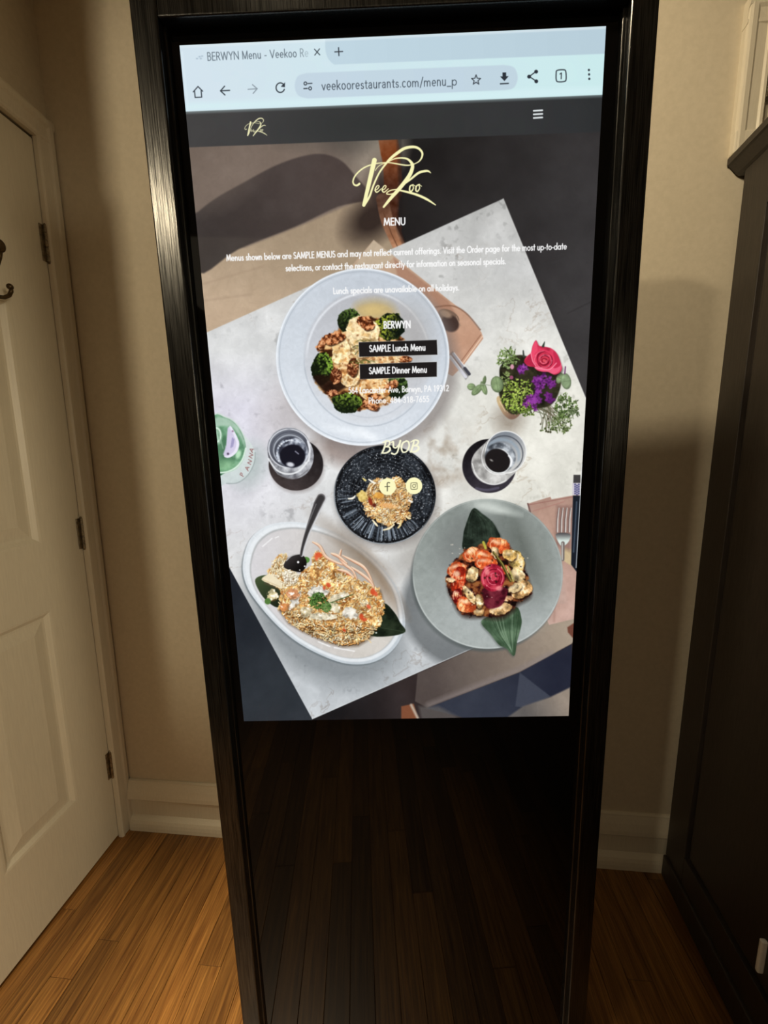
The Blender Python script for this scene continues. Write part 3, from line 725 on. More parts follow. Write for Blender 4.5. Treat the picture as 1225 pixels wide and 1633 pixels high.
    def sprig(cx, cy, a, b, n, cols, dark=(44, 54, 30)):
        P = ellpts(cx, cy, a, b, 0, 14, .15)
        def g(x, y):
            t = rng.uniform(0, 6.28); L = rng.uniform(2, 5)
            line([(x, y), (x + L * math.cos(t), y + L * math.sin(t))], rng.uniform(.9, 1.8), pick([dark, dark, *cols]), al=.9)
            ell(x, y, rng.uniform(.8, 1.7), rng.uniform(.8, 1.7), pick(cols))
        scatter(P, n, g)
    sprig(808, 572, 17, 17, 110, [(116, 142, 82), (150, 168, 118), (92, 112, 62)])
    sprig(895, 675, 18, 15, 120, [(112, 128, 82), (86, 100, 60), (170, 176, 150)]); sprig(901, 648, 18, 19, 120, [(112, 136, 78), (84, 104, 58), (60, 76, 44)]); sprig(915, 656, 9, 9, 30, [(110, 124, 90)])
    sprig(834, 655, 20, 10, 70, [(116, 138, 66), (86, 102, 52)])
    sprig(826, 628, 27, 27, 260, [(164, 186, 84), (134, 160, 66), (190, 206, 112), (106, 128, 56)])
    sprig(806, 602, 8, 10, 30, [(126, 146, 86), (150, 160, 110)])
    def bloom(cx, cy, n, sp, c0, c1):
        for _ in range(n):
            x, y = cx + rng.normal() * sp, cy + rng.normal() * sp * .8
            for k in range(5):
                t = k * 1.257 + rng.uniform(0, 1)
                ell(x + 3 * math.cos(t), y + 3 * math.sin(t), 3.0, 1.8, tuple(np.array(c0) + (np.array(c1) - np.array(c0)) * rng.random()), math.degrees(t), 1.2, .9)
            ell(x, y, 1, 1, (72, 24, 84))
    bloom(831, 586, 7, 5, (92, 36, 106), (166, 84, 178)); bloom(870, 610, 14, 8, (84, 30, 98), (158, 72, 170)); bloom(856, 637, 13, 7, (84, 30, 98), (160, 74, 172)); bloom(876, 636, 4, 4, (72, 28, 84), (120, 50, 130))
    ell(817, 585, 3, 4, (206, 150, 168)); ell(816, 602, 3, 3, (150, 80, 110))
    def eleaf(cx, cy, a, b, rot, c=(132, 152, 112)):
        ell(cx, cy, a, b, tuple(np.array(c) * .72), rot); ell(cx - .6, cy - .6, a * .86, b * .84, mottle([tuple(np.array(c) * .9), c, tuple(np.array(c) * 1.12)], 6, int(cx)), rot, 2)
        t = math.radians(rot); line([(cx - a * math.cos(t), cy - a * math.sin(t)), (cx + a * math.cos(t), cy + a * math.sin(t))], .9, tuple(np.array(c) * .75), al=.7)
    eleaf(793, 613, 13, 10, 80); eleaf(752, 617, 6.5, 5.5, 0); eleaf(761, 622, 11, 5.5, -45); eleaf(772, 619, 11, 4.4, 70); eleaf(773, 607, 7, 2.6, 100, (110, 128, 92)); line([(766, 612), (784, 615)], 1.2, (150, 160, 140))
    eleaf(893, 603, 5, 9, 20); eleaf(903, 608, 8, 13, -10, (140, 160, 124)); line([(901, 596), (902, 585)], 2, (112, 70, 110))
    # the rose
    rose = cr(T([(705, 78), (735, 130), (790, 140), (860, 160), (915, 215), (945, 300), (960, 350), (935, 395), (885, 414), (830, 388), (770, 385), (715, 370), (690, 340), (630, 330), (588, 288), (610, 240), (655, 200), (672, 130)], 740, 530, 6.125), True, 5)
    poly([(p[0] + 1, p[1] + 3) for p in rose], (36, 24, 26), 5, .7)
    poly(rose, mottle([(160, 34, 62), (206, 58, 88), (222, 80, 110)], 12, 5, 3, 1.8), 1)
    def rp(pts, c, al=1.0, soft=1.2): poly(cr(T(pts, 740, 530, 6.125), True, 5), c, soft, al)
    rp([(705, 84), (672, 140), (660, 230), (690, 310), (720, 200)], (224, 78, 108)); rp([(600, 290), (650, 210), (668, 270), (700, 335), (640, 325)], (176, 42, 72))
    rp([(690, 345), (740, 330), (830, 365), (900, 320), (950, 300), (940, 370), (880, 408), (820, 386), (740, 375)], (228, 94, 126))
    rp([(880, 180), (930, 250), (945, 320), (880, 350), (870, 280)], (192, 48, 80))
    for k, (r1, r2, c) in enumerate(((17, 15, (214, 64, 94)), (14.5, 12.5, (138, 26, 52)), (12.5, 10.8, (206, 60, 86)), (9.6, 8.4, (126, 22, 46)), (7.6, 6.4, (202, 64, 84)), (5, 4, (140, 28, 50)), (3, 2.4, (214, 84, 98)))):
        poly(cr(ellpts(868.5, 573.5 + k * .3, r1, r2, 20 + k * 31, 9, .07), True, 4), c, 1)
    for k in range(12):
        t = k * .9; r = 4 + k * 1.1
        curve([(868.5 + r * math.cos(t + d) * 1.05, 574.5 + r * math.sin(t + d) * .92) for d in (0, .5, 1.0)], 1.1, (240, 132, 152), al=.75)
    curve(T([(655, 200), (672, 280), (705, 330)], 740, 530, 6.125), 1.2, (246, 150, 170)); curve(T([(700, 345), (770, 358), (840, 360), (905, 300)], 740, 530, 6.125), 1.4, (246, 150, 172))
    line(T([(790, 92), (775, 135)], 740, 530, 6.125), [1, 4], (58, 66, 58)); line(T([(580, 180), (585, 235)], 740, 530, 6.125), [2, 3], (64, 70, 66))

    # ---------------- mineral-water bottle
    ell(396, 742, 26, 34, (150, 168, 162), 20, 26, .5)
    poly(cr(T([(60, 100), (200, 95), (290, 150), (370, 270), (440, 370), (468, 460), (440, 590), (380, 680), (290, 735), (200, 740), (60, 730)], 330, 650, 6.125), True, 5), grad((206, 214, 212), (360, 690), (196, 206, 206), (390, 765), 3), 1)
    poly(cr(T([(60, 110), (180, 100), (280, 160), (350, 270), (380, 390), (355, 510), (280, 600), (180, 640), (60, 645)], 330, 650, 6.125), True, 5), mottle([(62, 108, 76), (98, 146, 112), (134, 178, 146)], 14, 4, 4, 2.0), 1)
    ell(352, 742, 22, 9, (150, 196, 150), 0, 8, .6); ell(380, 725, 4, 7, (196, 236, 200), 20, 3, .8); ell(350, 720, 12, 20, (62, 104, 74), 0, 9, .6)
    poly(cr(T([(60, 110), (180, 100), (280, 160), (345, 270), (372, 390), (330, 300), (250, 200), (150, 180), (60, 190)], 330, 650, 6.125), True, 5), (176, 200, 184), 4, .8)
    curve(T([(90, 640), (200, 628), (290, 580), (350, 500), (378, 400)], 330, 650, 6.125), 2.6, (222, 236, 226), al=.85)
    ell(344, 695, 10, 15, (176, 206, 184), 0, 3, .6); ering(345, 694, 7, 11, 2, (220, 236, 224), al=.8)
    for k in range(6): line(T([(90 + k * 18, 230 + k * 30), (130 + k * 14, 350 + k * 25)], 330, 650, 6.125), 1.6, pick([(200, 226, 206), (60, 104, 74)]), 2, .5)
    curve(T([(470, 440), (462, 540), (400, 660), (300, 735), (190, 742)], 330, 650, 6.125), 1.6, (150, 160, 160), 6, al=.8)
    lab = cr(T([(222, 180), (262, 225), (300, 300), (316, 360), (295, 430), (250, 475), (205, 492), (168, 480), (178, 440), (198, 380), (208, 280)], 330, 650, 6.125), True, 5)
    poly(lab, (226, 222, 238), 1); poly([(367 + (p[0] - 370) * .86, 704.5 + (p[1] - 705) * .9) for p in lab], (200, 192, 218), 1.5)
    for a, b in (((250, 300), (235, 390)), ((262, 310), (250, 380))): line(T([a, b], 330, 650, 6.125), 2, (130, 124, 170), 1.4, .8)
    ell(363.5, 724, 2, 2, (84, 70, 96)); ell(371, 688, 1.6, 1.6, (150, 120, 150))
    for q, c in zip(((386, 756), (394, 747), (398, 737), (400, 727), (401, 718)), ('P', 'A', 'N', 'N', 'A')):
        for sg in G[c][1]: line([(q[0] + (a[1] - .5) * -5.2 + (a[0] - .4) * 2.2, q[1] - (a[0] - .4) * 7.5 - (a[1] - .5) * 3.0) for a in sg], 1.0, (128, 66, 66), al=.85)
    ell(366, 712, 30, 40, (228, 240, 232), 0, 30, .10)

    # ---------------- glass on a dark coaster, left
    ell(474, 745, 43, 41, (118, 108, 106), 0, 8, .5)
    ell(472, 741, 43.5, 41.5, grad((28, 26, 28), (500, 700), (66, 58, 58), (455, 775), 8, 6), 0, 1)
    poly(cr(T([(590, 390), (610, 520), (680, 640), (770, 690), (880, 695), (980, 640), (1035, 540), (1040, 430), (1000, 330), (930, 240), (820, 195), (700, 220), (620, 290)], 330, 650, 6.125), True, 5), mottle([(96, 96, 102), (158, 160, 166), (204, 206, 210)], 12, 6), 1)
    ell(460.8, 714.5, 33.5, 31.5, grad((106, 110, 120), (450, 690), (70, 72, 80), (470, 740), 10, 8), 0, 1)
    for r_, c_, a_ in ((32.5, (214, 216, 222), .95), (29.5, (74, 76, 88), .7), (26, (196, 202, 212), .7), (23.5, (58, 60, 72), .7)):
        ering(461 + (33 - r_) * .2, 715 + (33 - r_) * .5, r_, r_ * .94, 1.8, c_, al=a_, arc=(235 if r_ < 30 else 90, 110 if r_ < 30 else 180, 20))
    ell(466, 722, 25, 24, mottle([(48, 50, 62), (120, 126, 140), (206, 212, 222)], 9, 7, 3, 2.6), 0, 2, .85)
    ell(466.5, 727.5, 20.5, 18.5, (28, 28, 38), 0, 2)
    for k in range(16):
        t = math.radians(150 + k * 11); ell(465 + 23.5 * math.cos(t), 724 + 22 * math.sin(t), rng.uniform(1, 3), rng.uniform(.8, 1.8), pick([(232, 236, 242), (206, 214, 226), (120, 128, 144)]), k * 11 + 60, 1.2, .9)
    ell(463, 741, 6, 3.6, (206, 208, 216), 10, 2.5); line([(471, 720), (476, 724)], 2, (150, 150, 166), al=.8)
    curve(T([(600, 500), (680, 610), (790, 650), (900, 620), (990, 520)], 330, 650, 6.125), 2.6, (226, 228, 230), al=.9); curve(T([(690, 650), (800, 690), (900, 672), (985, 610)], 330, 650, 6.125), 1.6, (120, 118, 120), al=.8)
    curve(T([(985, 330), (1005, 420), (995, 520)], 330, 650, 6.125), 3, (228, 230, 234), al=.85)

    # ---------------- glass on a dark coaster, right
    ell(780.5, 743, 43, 43, grad((28, 26, 30), (750, 720), (58, 54, 62), (772, 782), 8, 6), 0, 1)
    curve(T([(165, 550), (260, 565), (360, 545)], 730, 680, 5.568), 4, (92, 88, 104), 5, al=.7)
    gl = cr(T([(240, 150), (310, 85), (400, 50), (490, 65), (570, 130), (608, 210), (595, 290), (550, 370), (470, 450), (400, 505), (300, 515), (210, 490), (145, 420), (120, 330), (150, 240)], 730, 680, 5.568), True, 5)
    poly(gl, mottle([(128, 126, 124), (178, 177, 174), (214, 213, 210)], 14, 3, 4, 1.8), 1)
    ell(807, 721, 33, 34, grad((128, 134, 142), (800, 700), (196, 196, 194), (830, 735), 6, 8), 0, 1)
    ering(807, 721, 32.4, 33.4, 1.5, (234, 234, 232)); ering(804, 724, 30, 29, 2, (70, 74, 82), al=.75, arc=(-40, 95, 20)); ering(801, 727, 27, 26, 4.5, (148, 162, 174), al=.7, arc=(-60, 80, 20), soft=2)
    ell(798, 729, 25, 23, mottle([(52, 56, 62), (98, 104, 112), (190, 196, 202)], 11, 9, 3, 2.4), 20, 2, .9)
    ell(794, 734.5, 20.5, 18.5, (34, 31, 32), 30, 1.6); ering(794, 734.5, 21.2, 19.2, 1.6, (222, 224, 224), 30, al=.9, arc=(40, 120, 30)); ell(784, 734, 2.6, 1.2, (160, 156, 152), 30, 1.5)
    curve(T([(130, 330), (165, 430), (250, 500), (340, 515), (430, 480)], 730, 680, 5.568), 1.8, (226, 226, 224), al=.9); curve(T([(245, 160), (215, 260), (240, 360), (320, 420), (420, 425)], 730, 680, 5.568), 1.5, (228, 228, 228), al=.85)
    curve(T([(455, 260), (480, 300), (470, 350)], 730, 680, 5.568), 3, (240, 242, 244), al=.9)

    # ---------------- black plate with a portion of rice
    ell(617, 797, 82, 78, (128, 122, 118), 0, 16, .7)
    ell(613.8, 789, 81.4, 79, mottle([(18, 20, 24), (30, 33, 38), (44, 48, 54)], 14, 5), 0, 1)
    def spec(x, y):
        rr = math.hypot((x - 613.8) / 81.4, (y - 789) / 79)
        if rr < .98: ell(x, y, rng.uniform(.4, .95), rng.uniform(.4, .95), pick([(150, 158, 166), (196, 202, 208), (96, 104, 112), (230, 232, 234)]), al=rng.uniform(.4, .95))
    scatter(ellpts(613.8, 789, 80, 78), 1500, spec, False)
    for k in range(9): ering(613.8, 789, 30 + k * 5.4, 29 + k * 5.2, 1.2, (104, 112, 120), soft=1.6, al=.34, arc=(240, 150, 40))
    for k in range(110):
        t = math.radians(rng.uniform(38, 186)); edge = 1 - abs(math.degrees(t) - 112) / 90
        r0, r1 = rng.uniform(.56, .68), rng.uniform(.84, .95)
        line([(613.8 + 81 * r0 * math.cos(t), 789 + 79 * r0 * math.sin(t)), (613.8 + 81 * r1 * math.cos(t), 789 + 79 * r1 * math.sin(t))], rng.uniform(.8, 2.0), pick([(140, 152, 164), (178, 190, 202), (98, 108, 120), (20, 22, 26)]), al=.25 + .6 * max(edge, 0))
    ering(613.8, 789, 80.6, 78.2, 1.5, (186, 192, 196), al=.85, arc=(115, 80, 30)); ering(613.8, 789, 77.5, 75.2, 2, (14, 14, 16), al=.7)
    pile = T([(345, 615), (430, 590), (450, 520), (520, 480), (600, 480), (720, 455), (800, 490), (850, 560), (885, 640), (875, 720), (840, 780), (865, 860), (800, 900), (770, 960), (720, 930), (640, 960), (560, 930), (480, 880), (400, 830), (390, 740), (340, 690)], 520, 690, 6.447)
    poly([(p[0] + 2, p[1] + 4) for p in pile], (10, 10, 12), 5, .8)
    poly(pile, mottle([(120, 80, 46), (206, 164, 110), (232, 206, 160), (246, 232, 198)], 8, 3), 2, 1, 4)
    RC = [(238, 222, 184), (232, 208, 160), (226, 188, 126), (216, 166, 100), (240, 232, 206), (196, 142, 86), (236, 196, 120)]
    grains(pile, 620, RC, 2.4, 6, (1.1, 2.0), (90, 56, 30), .5)
    tex(pile, 7, .26, 4, 4); tex(pile, 3, .22, 9, 3)
    for a, b, c in (((230, 680), (300, 650), (240, 236, 222)), ((590, 1000), (700, 945), (236, 222, 184)), ((480, 900), (530, 960), (238, 226, 192)), ((380, 470), (410, 490), (220, 202, 134)), ((850, 690), (890, 710), (236, 232, 220)), ((540, 500), (580, 470), (220, 214, 196)), ((440, 480), (510, 520), (244, 240, 226)), ((740, 980), (770, 900), (226, 206, 150)), ((820, 860), (870, 880), (232, 216, 172))):
        curve(T([a, ((a[0] + b[0]) / 2 + 8, (a[1] + b[1]) / 2 + 10), b], 520, 690, 6.447), [2, 3.4, 2], c, 5)
    poly(ellpts(578, 791, 8, 8), mottle([(176, 146, 80), (222, 196, 118), (238, 216, 150)], 5, 2), 2, 1, 3); poly(ellpts(604, 790, 8, 5), mottle([(206, 140, 60), (232, 180, 90)], 4, 3), 2, .9, 2); ell(591, 800, 3, 7, (140, 54, 34), -20, 1.5); ell(597, 806, 3, 3, (96, 40, 30), 0, 2); ell(618, 806, 14, 4, (230, 172, 110), 10, 3, .8)

    # ---------------- oval dish of fried rice
    OV = cr(T([(30, 560), (45, 440), (90, 340), (180, 265), (290, 233), (430, 232), (600, 272), (760, 345), (900, 440), (1020, 560), (1110, 690), (1152, 820), (1165, 945), (1130, 1050), (1060, 1140), (960, 1200), (850, 1222), (720, 1210), (560, 1150), (400, 1060), (260, 940), (130, 790), (60, 680)], 380, 780, 4.375), True, 5)
    poly([(p[0] - 1.5, p[1] + 2) for p in OV], (110, 118, 122), 3)
    poly(OV, grad((214, 219, 223), (430, 850), (188, 196, 202), (560, 1050), 2, 30), 1)
    cx, cy = 517, 942
    def sc(k, dx=0, dy=0): return [(cx + dx + (p[0] - cx) * k, cy + dy + (p[1] - cy) * k) for p in OV]
    poly(sc(.965), (226, 230, 233), 2, .8); poly(sc(.92, 1, 0), (168, 170, 170), 2.5, .9)
    def inn(x, y):
        o = lerp((208, 206, 209), (198, 193, 186), (x - 400) / 180)
        k = np.exp(-(((x - 585) / 58) ** 2 + ((y - 885) / 48) ** 2)); o = o * (1 - .42 * k[..., None]) + np.array([.44, .37, .29], np.float32) * .42 * k[..., None]
        k = np.exp(-(((x - 600) / 40) ** 2 + ((y - 1030) / 30) ** 2)); return np.clip(o + .03 * k[..., None], 0, 1)
    poly(sc(.905, 1, 1), inn, 2.5)
    ell(560, 868, 60, 12, (124, 108, 92), 38, 18, .55); ell(612, 930, 46, 10, (128, 106, 84), 56, 16, .6)
    for a, b in (((170, 400), (235, 345)), ((260, 340), (280, 332)), ((560, 1065), (640, 1098)), ((670, 1105), (810, 1130))): line(T([a, b], 380, 780, 4.375), 1.6, (240, 240, 240), 1.6, .9)
    lf = cr(T([(118, 630), (200, 600), (300, 640), (330, 760), (280, 825), (210, 790), (150, 720)], 380, 780, 4.375), True, 5)
    poly(lf, grad((70, 84, 56), (410, 920), (34, 42, 30), (445, 960)), 1)
    rice = T([(250, 500), (280, 455), (330, 455), (345, 540), (430, 600), (500, 540), (540, 440), (590, 430), (640, 500), (730, 560), (850, 640), (985, 690), (1015, 790), (1015, 860), (985, 950), (910, 1030), (830, 1078), (720, 1085), (600, 1050), (440, 980), (340, 920), (275, 830), (300, 720), (270, 680), (180, 640), (210, 575)], 380, 780, 4.375)
    rl = cr(T([(940, 880), (1015, 795), (1090, 860), (1130, 930), (1166, 995), (1050, 1026), (905, 1012)], 380, 780, 4.375), True, 4)
    poly([(p[0] + 2, p[1] + 4) for p in rice], (96, 78, 60), 6, .8)
    poly(rl, mottle([(22, 30, 22), (34, 44, 32), (44, 54, 40)], 12, 3), 1); line(T([(960, 960), (1165, 995)], 380, 780, 4.375), 1, (60, 74, 56), al=.7); ell(600, 1009, 1.6, 1.2, (200, 206, 196))
    poly(rice, mottle([(150, 100, 54), (216, 172, 112), (236, 206, 150), (242, 222, 178)], 12, 2, 4, 2.2), 2, 1, 4)
    R1 = [(246, 224, 176), (240, 204, 138), (232, 184, 108), (246, 234, 204), (214, 156, 86), (248, 214, 144), (190, 124, 68)]
    R2 = [(236, 226, 196), (224, 208, 164), (204, 180, 132), (216, 162, 96), (178, 130, 80)]
    grains(rice, 1500, R1 + R2, 2, 4.2, (1.2, 2.3), (104, 62, 28), .45)
    tex(rice, 9, .20, 5, 4); tex(rice, 3.4, .20, 8, 3)
    low = T([(290, 830), (400, 860), (560, 920), (720, 940), (900, 950), (980, 950), (900, 1040), (820, 1085), (700, 1085), (560, 1035), (400, 960)], 380, 780, 4.375)
    grains(low, 330, R2, 3, 7.5, (1.0, 1.8), (60, 38, 20), .7)
    tex(low, 6, .34, 7, 5)
    for _ in range(46):
        q = (rng.uniform(470, 590), rng.uniform(975, 1020)); t = rng.uniform(-.6, .8)
        if inpoly(*q, low): curve([q, (q[0] + 6 * math.cos(t), q[1] + 6 * math.sin(t) - 2), (q[0] + 12 * math.cos(t), q[1] + 10 * math.sin(t))], 1.4, pick([(240, 226, 190), (226, 200, 150), (84, 54, 28), (206, 150, 90)]), al=.9)
    grains(T([(250, 500), (330, 455), (340, 560), (430, 590), (400, 660), (300, 690), (200, 640)], 380, 780, 4.375), 170, [(240, 230, 204), (232, 218, 182), (214, 196, 156)], 2, 4, (1.4, 2.4), (120, 96, 66), .5)
    poly(cr(T([(162, 630), (220, 595), (290, 640), (305, 695), (230, 665)], 380, 780, 4.375), True, 4), (228, 216, 186), 1.2); line(T([(170, 632), (290, 680)], 380, 780, 4.375), 1.2, (196, 176, 136), al=.7)
    for c, r_, cl, ro in (((395, 780), (16, 6), (226, 222, 212), -60), ((560, 715), (16, 9), (226, 222, 210), 0), ((700, 750), (18, 6), (220, 208, 178), -20), ((780, 865), (12, 9), (230, 224, 210), 0), ((470, 850), (11, 8), (222, 208, 170), 20), ((600, 890), (22, 6), (224, 214, 186), 5), ((660, 820), (12, 7), (226, 214, 180), 30), ((380, 730), (10, 8), (214, 150, 106), 0), ((320, 820), (8, 7), (222, 150, 92), 0), ((240, 740), (8, 9), (226, 212, 166), 30)):
        P = cr(ellpts(380 + c[0] / 4.375, 780 + c[1] / 4.375, r_[0], r_[1], ro, 9, .14), True, 4)
        poly([(p[0] + .8, p[1] + 1.8) for p in P], (120, 84, 50), 2, .6); poly(P, mottle([tuple(np.array(cl) * .7), tuple(np.array(cl) * .9), cl, (246, 242, 234)], 5, int(c[0]), 3, 2.2), 1.4, 1, 3.2, 4)
    for c, r_ in (((560, 460), 6), ((545, 480), 4), ((630, 670), 4.5), ((600, 690), 3), ((940, 715), 5.5), ((960, 730), 4), ((860, 890), 5), ((880, 910), 4), ((910, 820), 4), ((740, 985), 3), ((770, 590), 4)):
        ell(380 + c[0] / 4.375, 780 + c[1] / 4.375, r_, r_ * .7, jit((206, 84, 52), 16), rng.uniform(0, 90), 2, .9)
    for k, pts in enumerate(([(520, 370), (570, 400), (610, 470), (680, 510), (740, 530)], [(720, 425), (710, 480), (750, 530), (800, 570), (830, 630)], [(730, 465), (800, 500), (870, 540), (910, 590), (950, 680)], [(790, 545), (860, 590), (920, 640), (950, 690)], [(650, 450), (700, 470), (760, 520)], [(690, 560), (760, 580), (810, 620)])):
        curve(T(pts, 380, 780, 4.375), [2, 5, 5.4, 4, 2], (150, 104, 76), al=.8); curve([(p[0] - .6, p[1] - .8) for p in T(pts, 380, 780, 4.375)], [1.4, 3.6, 4.2, 3, 1.4], (232, 208, 184)); curve([(p[0] - .4, p[1] + .8) for p in T(pts, 380, 780, 4.375)], [.6, 1.4, 1.4, .8], (222, 160, 128), al=.7)
    line(T([(650, 790), (800, 735)], 380, 780, 4.375), 1.2, (64, 84, 50)); line(T([(640, 790), (720, 800)], 380, 780, 4.375), 1, (72, 98, 54))
    sprig(508, 958, 13, 12, 130, [(70, 104, 48), (96, 134, 66), (46, 70, 34)], (34, 50, 24)); sprig(522, 968, 7, 8, 40, [(88, 124, 62), (112, 140, 84)], (50, 70, 36))
    ell(488, 893, 6, 5, (88, 134, 66)); ell(427, 959, 5, 5, (84, 120, 62))
    # serving spoon
    poly(cr(T([(318, 545), (335, 495), (380, 460), (440, 455), (472, 490), (474, 535), (440, 578), (380, 570)], 380, 780, 4.375), True, 4), grad((58, 54, 54), (460, 890), (22, 20, 20), (475, 908)), 1)
    curve(T([(335, 500), (375, 465), (430, 452)], 380, 780, 4.375), 1.4, (190, 188, 186)); ell(475.5, 896.5, 1.8, 1.8, (245, 245, 245)); ell(486, 903, 1.3, 1.3, (220, 220, 220)); ell(478, 909, 1, 1, (220, 220, 220))
    hs = T([(438, 460), (450, 400), (480, 300), (522, 190), (556, 105), (578, 62)], 380, 780, 4.375)
    curve([(p[0] + 1.3, p[1] + .3) for p in hs], [5, 6, 8, 12, 16, 16], (200, 200, 202)); curve(hs, [4, 4.6, 6.6, 10.4, 13.8, 13.6], (104, 101, 102)); curve([(p[0] - .2, p[1] + .6) for p in hs], [2.2, 3.2, 4.6, 7.8, 10.6, 10.4], (58, 56, 57))
    curve([(p[0] - 3, p[1]) for p in hs[2:5]], [.8, 1.6, 1.6], (128, 126, 128), al=.7)
    grains(T([(310, 590), (350, 565), (420, 590), (410, 650), (330, 660)], 380, 780, 4.375), 90, [(244, 238, 222), (232, 222, 196)], 2, 3.6, (1.6, 2.6), (120, 100, 76), .6)

    # ---------------- grey plate of shrimp and mushrooms
    ell(775, 921, 119.5, 118, (84, 90, 90), 0, 5, .8)
    ell(778, 915, 120, 119.5, grad((136, 143, 139), (740, 810), (164, 170, 168), (770, 1030), 8, 7), 0, 1)
    ering(778, 915, 118.6, 118, 1.8, (196, 202, 200), al=.6, arc=(95, 80, 30)); ering(778, 915, 118.6, 118, 1.5, (176, 182, 178), al=.6, arc=(-70, 90, 30))
    ell(788, 911, 90, 92, grad((120, 126, 122), (830, 850), (156, 161, 160), (740, 980), 6, 8), 0, 26, .75)
    ell(838, 872, 24, 50, (98, 103, 98), -25, 36, .75); ell(728, 860, 26, 40, (116, 120, 118), 30, 36, .6); ell(862, 880, 12, 60, (156, 162, 158), -22, 20, .5)
    ell(778, 806, 26, 9, (196, 202, 196), 5, 14, .8); ell(795, 813, 30, 5, (204, 210, 204), 12, 8, .7)
    ell(770, 985, 70, 30, (174, 180, 180), 0, 40, .5)
    l1 = cr(T([(457, 135), (520, 170), (590, 225), (630, 290), (645, 340), (590, 420), (400, 425), (388, 340), (405, 255)], 650, 780, 4.375), True, 5)
    poly([(p[0] + 2, p[1] + 2) for p in l1], (72, 76, 74), 4, .7); poly(l1, mottle([(30, 38, 32), (44, 54, 46), (54, 66, 56)], 16, 4), 1)
    for k in range(6): curve(T([(458, 140), (430 + k * 26, 230), (420 + k * 34, 330)], 650, 780, 4.375), 1, pick([(26, 32, 26), (66, 78, 66)]), al=.6)
    l2 = cr(T([(515, 920), (640, 860), (760, 820), (795, 900), (792, 960), (765, 1060), (745, 1162), (690, 1110), (640, 1085), (580, 1010)], 650, 780, 4.375), True, 5)
    poly([(p[0] - 1, p[1] + 2) for p in l2], (80, 86, 82), 4, .6); poly(l2, mottle([(56, 76, 56), (76, 98, 76), (100, 124, 98)], 18, 6), 1)
    for k in range(11): curve(T([(540 + k * 24, 910 - k * 6), (610 + k * 15, 1010), (735, 1140)], 650, 780, 4.375), 1.1, pick([(58, 82, 60), (136, 158, 134), (72, 98, 74), (46, 66, 48)]), al=.7)
    tex(l1, 5, .18, 3)
    dk = cr(T([(385, 440), (470, 400), (560, 380), (700, 400), (800, 520), (860, 720), (770, 790), (720, 850), (640, 890), (520, 880), (380, 870), (300, 740), (275, 640), (300, 540)], 650, 780, 4.375), True, 5)
    poly([(p[0] + 1, p[1] + 4) for p in dk], (46, 34, 30), 9, .9); poly(dk, mottle([(24, 14, 14), (58, 26, 24), (110, 56, 34), (150, 96, 56)], 8, 7, 4, 2.6), 2, 1, 4)
    def shrimp(c, a, b, rot, c0=(226, 128, 72), c1=(196, 82, 44)):
        x, y = 650 + c[0] / 4.375, 780 + c[1] / 4.375
        P = cr(ellpts(x, y, a, b, rot, 10, .07), True, 5)
        poly([(p[0] + 1, p[1] + 2) for p in P], (60, 26, 18), 3, .8); poly(P, mottle([tuple(np.array(c1) * .8), c1, c0, (246, 190, 140)], 9, int(c[0]), 4, 2.2), 1.2, 1, 1.6); tex(P, 3, .25, int(c[0]))
        t = math.radians(rot)
        for k in range(5):
            q = (k - 2) / 2.6
            mx_, my_ = x + a * q * math.cos(t), y + a * q * math.sin(t); nx, ny = -math.sin(t), math.cos(t); bb = b * math.sqrt(max(0, 1 - q * q)) * .9
            curve([(mx_ - nx * bb, my_ - ny * bb), (mx_ + math.cos(t) * 2.5, my_ + math.sin(t) * 2.5), (mx_ + nx * bb, my_ + ny * bb)], 1.1, tuple(np.array(c1) * .8), al=.6)
        ell(x - a * .2, y - b * .4, a * .4, b * .22, (252, 222, 186), rot, 4, .75)
        curve([(x + a * .75 * math.cos(t + u), y + b * .8 * math.sin(t + u)) for u in (2.4, 3.1, 3.8)], 1.6, (250, 214, 176), al=.6)
    shrimp((635, 390), 18, 12, 20); shrimp((450, 455), 15, 12, -30, (226, 150, 96)); shrimp((545, 470), 19, 10, 25, (226, 116, 60)); shrimp((545, 515), 18, 10, 0, (218, 96, 48)); shrimp((345, 560), 16, 12, -20, (230, 134, 84))
    shrimp((355, 630), 12, 22, 12, (206, 74, 42), (150, 40, 26)); shrimp((345, 745), 8, 12, 10, (150, 40, 32), (104, 20, 22)); shrimp((410, 805), 16, 12, 20, (224, 138, 84)); shrimp((680, 560), 8, 8, 0, (220, 112, 70))
    def mush(c, a, b, rot, c0=(222, 188, 134)):
        x, y = 650 + c[0] / 4.375, 780 + c[1] / 4.375
        P = cr(ellpts(x, y, a, b, rot, 9, .10), True, 5)
        poly([(p[0] + .8, p[1] + 2) for p in P], (44, 26, 18), 3, .85); poly(P, mottle([tuple(np.array(c0) * .55), tuple(np.array(c0) * .85), c0, (246, 224, 184)], 8, int(c[1]), 4, 2.4), 1.2, 1, 2.2); tex(P, 3, .3, int(c[1]))
        ell(x - a * .2, y - b * .3, a * .45, b * .3, (250, 234, 200), rot, 5, .6)
    mush((760, 500), 13, 17, -25, (220, 186, 112)); mush((715, 460), 11, 9, 0, (216, 176, 104)); mush((770, 600), 14, 10, 50, (226, 196, 142)); mush((800, 700), 17, 12, -35, (218, 170, 112)); mush((750, 690), 12, 7, -20, (228, 200, 150)); mush((650, 835), 20, 9, -15, (214, 172, 118)); mush((455, 590), 9, 13, 20, (220, 186, 132)); mush((610, 440), 6, 10, -20, (226, 190, 140))
    mush((430, 730), 6, 17, -35, (220, 186, 130)); mush((500, 860), 8, 6, 0, (190, 150, 100)); mush((300, 632), 7, 3, 10, (236, 196, 150)); mush((500, 780), 6, 12, -10, (160, 130, 84)); mush((690, 760), 10, 4, 0, (222, 160, 110))
